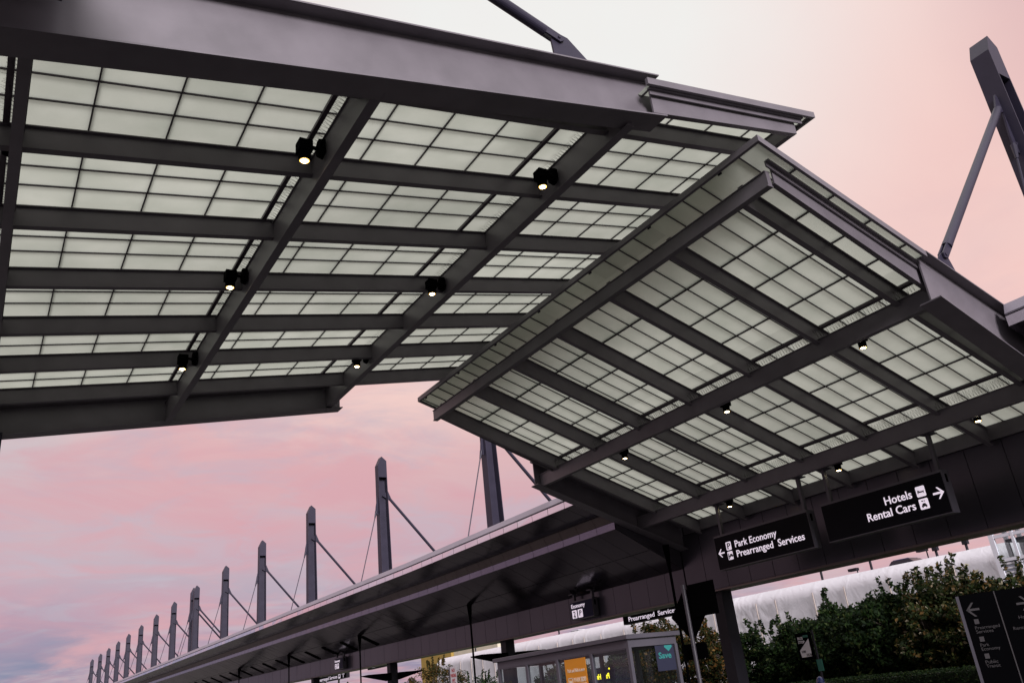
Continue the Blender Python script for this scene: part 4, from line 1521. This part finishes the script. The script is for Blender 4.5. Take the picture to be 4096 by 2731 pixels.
def tree(name, label, x, y, h, rx, ml, seed, nleaf, lsize, shoots=0, base=.35, group=None, loose=.5, ry=None):
    rnd = random.Random(seed)
    t = thing(name, (x, y, .1), label, 'tree', group)
    ry = ry or rx
    bk = MB()
    lf = MB()
    zc0 = .1 + h * base
    ncl = max(14, nleaf // 90)
    tips = []
    for k in range(ncl):
        while True:
            d = Vector((rnd.uniform(-1, 1), rnd.uniform(-1, 1), rnd.uniform(-1, 1)))
            if .35 < d.length < 1:
                break
        zz = zc0 + (h - zc0 + .1) * (.5 + .5 * d.z) * rnd.uniform(.86, 1.0)
        prof = 1.0 if d.z < .2 else (1 - .55 * (d.z - .2))
        tips.append(Vector((x + d.x * rx * prof, y + d.y * ry * prof, zz)))
    nstem = 3
    stems = []
    for k in range(nstem):
        an = 2 * math.pi * k / nstem + rnd.uniform(-.5, .5)
        top = Vector((x + math.cos(an) * rx * .4, y + math.sin(an) * ry * .4, zc0 + (h - zc0) * .55))
        pts = [Vector((x + math.cos(an) * .12, y + math.sin(an) * .12, 0.05)), Vector((x + math.cos(an) * rx * .15, y + math.sin(an) * ry * .15, zc0 * .6)), top]
        limb(bk, pts, .085 * h / 4, .035, 7)
        stems.append(pts)
    for tp in tips:
        st_ = min(stems, key=lambda s_: (s_[2] - tp).length)
        a = st_[1].lerp(st_[2], rnd.uniform(.2, 1))
        midp = a.lerp(tp, .5) + Vector((rnd.uniform(-.15, .15), rnd.uniform(-.15, .15), rnd.uniform(0, .2)))
        limb(bk, [a, midp, tp], .028, .008, 4)
        leaf_cluster(lf, tp, rnd.uniform(.28, .55) * max(.8, rx / 2.2), nleaf // ncl, lsize, rnd, .8)
    for k in range(shoots):
        an = rnd.uniform(0, 2 * math.pi)
        p0 = Vector((x + math.cos(an) * rx * rnd.uniform(0, .8), y + math.sin(an) * ry * rnd.uniform(0, .9), h * rnd.uniform(.85, .95)))
        p1 = p0 + Vector((rnd.uniform(-.25, .25), rnd.uniform(-.45, .45), rnd.uniform(.5, 1.0)))
        limb(bk, [p0, p1], .014, .005, 4)
        for q in range(7):
            leaf_cluster(lf, p0.lerp(p1, q / 6), .12, 9, lsize, rnd, 1)
    plain_build(bk, 'trunk', M_BARK, t)
    plain_build(lf, 'crown', ml, t)
    return t


GT = 'trees between the wall beam and the white building'
spec = [  # x, y, top above eye, rx, material, seed, leaves, shoots, label
    (34.5, 32.6, 1.85, 1.3, M_LEAF, 1, 2600, 4, 'loose small green tree right beside the dark column, sky showing through'),
    (34.5, 30.2, 1.65, 1.5, M_LEAF, 2, 3600, 3, 'low green tree second right of the dark column'),
    (35.0, 27.4, 2.55, 2.1, M_LEAF, 3, 7000, 2, 'dense rounded green tree behind the bus stop sign'),
    (34.5, 24.6, 2.60, 2.0, M_LEAF, 4, 7000, 2, 'dense green tree between the bus stop sign and the turning tree'),
    (34.5, 22.0, 2.75, 1.9, M_LEAFY, 5, 6500, 9, 'tall turning tree with long leafy shoots above the hedge'),
    (34.5, 19.4, 2.50, 1.9, M_LEAFY, 6, 6500, 8, 'turning tree with upright shoots left of the stair tower'),
    (35.0, 16.8, 1.95, 2.0, M_LEAFY, 7, 5000, 3, 'low turning tree behind the wayfinding pylon'),
    (35.0, 13.8, 1.95, 2.0, M_LEAFY, 8, 4000, 2, 'turning tree at the right edge behind the pylon'),
    (37.0, 31.0, 2.0, 2.2, M_LEAF, 31, 5200, 2, 'green tree in the second row, filling behind the low trees by the column'),
    (37.5, 28.9, 2.2, 2.2, M_LEAF, 32, 5200, 2, 'green tree in the second row, up left of the bus stop sign'),
    (37.5, 25.6, 2.7, 2.3, M_LEAF, 33, 5200, 2, 'green tree in the second row, up right of the bus stop sign'),
    (37.5, 22.6, 2.8, 2.2, M_LEAFY, 34, 5200, 3, 'turning tree in the second row behind the one with long shoots'),
    (37.5, 18.8, 2.5, 2.4, M_LEAFY, 35, 5200, 3, 'turning tree in the second row just left of the stair tower'),
    (37.0, 42.6, 3.5, 2.3, M_LEAFO, 9, 5200, 6, 'orange autumn tree behind the right half of the bus shelter'),
    (37.0, 38.6, 2.6, 1.5, M_LEAFO, 10, 3600, 5, 'orange autumn tree between the sign post and the dark column'),
    (37.0, 46.2, 1.9, 2.1, M_LEAF, 11, 5000, 3, 'green tree seen through the shelter glass beside the orange poster'),
    (39.0, 49.0, 2.0, 2.0, M_LEAF, 36, 4600, 2, 'green tree behind the shelter, left of the orange poster'),
    (39.5, 57.0, 1.9, 2.4, M_LEAF, 37, 4600, 2, 'green tree behind the far left pane of the shelter'),
    (37.0, 52.0, 1.6, 2.0, M_LEAF, 12, 3500, 3, 'green tree seen through the left panes of the shelter'),
]
for (tx_, ty_, tz_, rx_, ml_, sd_, nl_, sh_, lb_) in spec:
    tree('tree', lb_, tx_, ty_, Z(tz_), rx_, ml_, sd_, int(nl_ * 3.0), .19, sh_, .06, GT)
tree('tree', 'broad autumn tree with bare twigs right of the third column', 46, 92.5, Z(4.5), 3.6, M_LEAFO, 21, 5200, .22, 8, .25, GT)
tree('tree', 'green tree in front of the white sheeting left of the shelter', 45, 80.2, Z(2.1), 2.6, M_LEAF, 22, 3000, .2, 5, .25, GT)
tree('tree', 'small distant tree below the far hanging sign', 60, 160, Z(5.6), 5.5, M_LEAFY, 23, 2600, .4, 4, .25, GT)
tree('tree', 'dark green tree behind the third column', 50, 107, Z(2.2), 3.0, M_LEAF, 24, 2200, .26, 3, .25, GT)
# bare twigs over the autumn tree
# clipped hedge
rnd = random.Random(40)
lf = MB()
for _ in range(16000):
    y = rnd.uniform(10, 27)
    side = rnd.random()
    if side < .55:
        p = Vector((30 + rnd.uniform(0, 1.6), y, .78 + rnd.uniform(-.05, .05)))
    else:
        p = Vector((30 + rnd.uniform(-.06, .06), y, rnd.uniform(.1, .78)))
    leaf_cluster(lf, p, .05, 1, .085, rnd)
hd_ = thing('clipped_hedge', (30.8, 18, .1), 'low clipped green hedge in front of the trees at lower right', 'hedge')
plain_build(lf, 'leaves', M_LEAF, hd_)
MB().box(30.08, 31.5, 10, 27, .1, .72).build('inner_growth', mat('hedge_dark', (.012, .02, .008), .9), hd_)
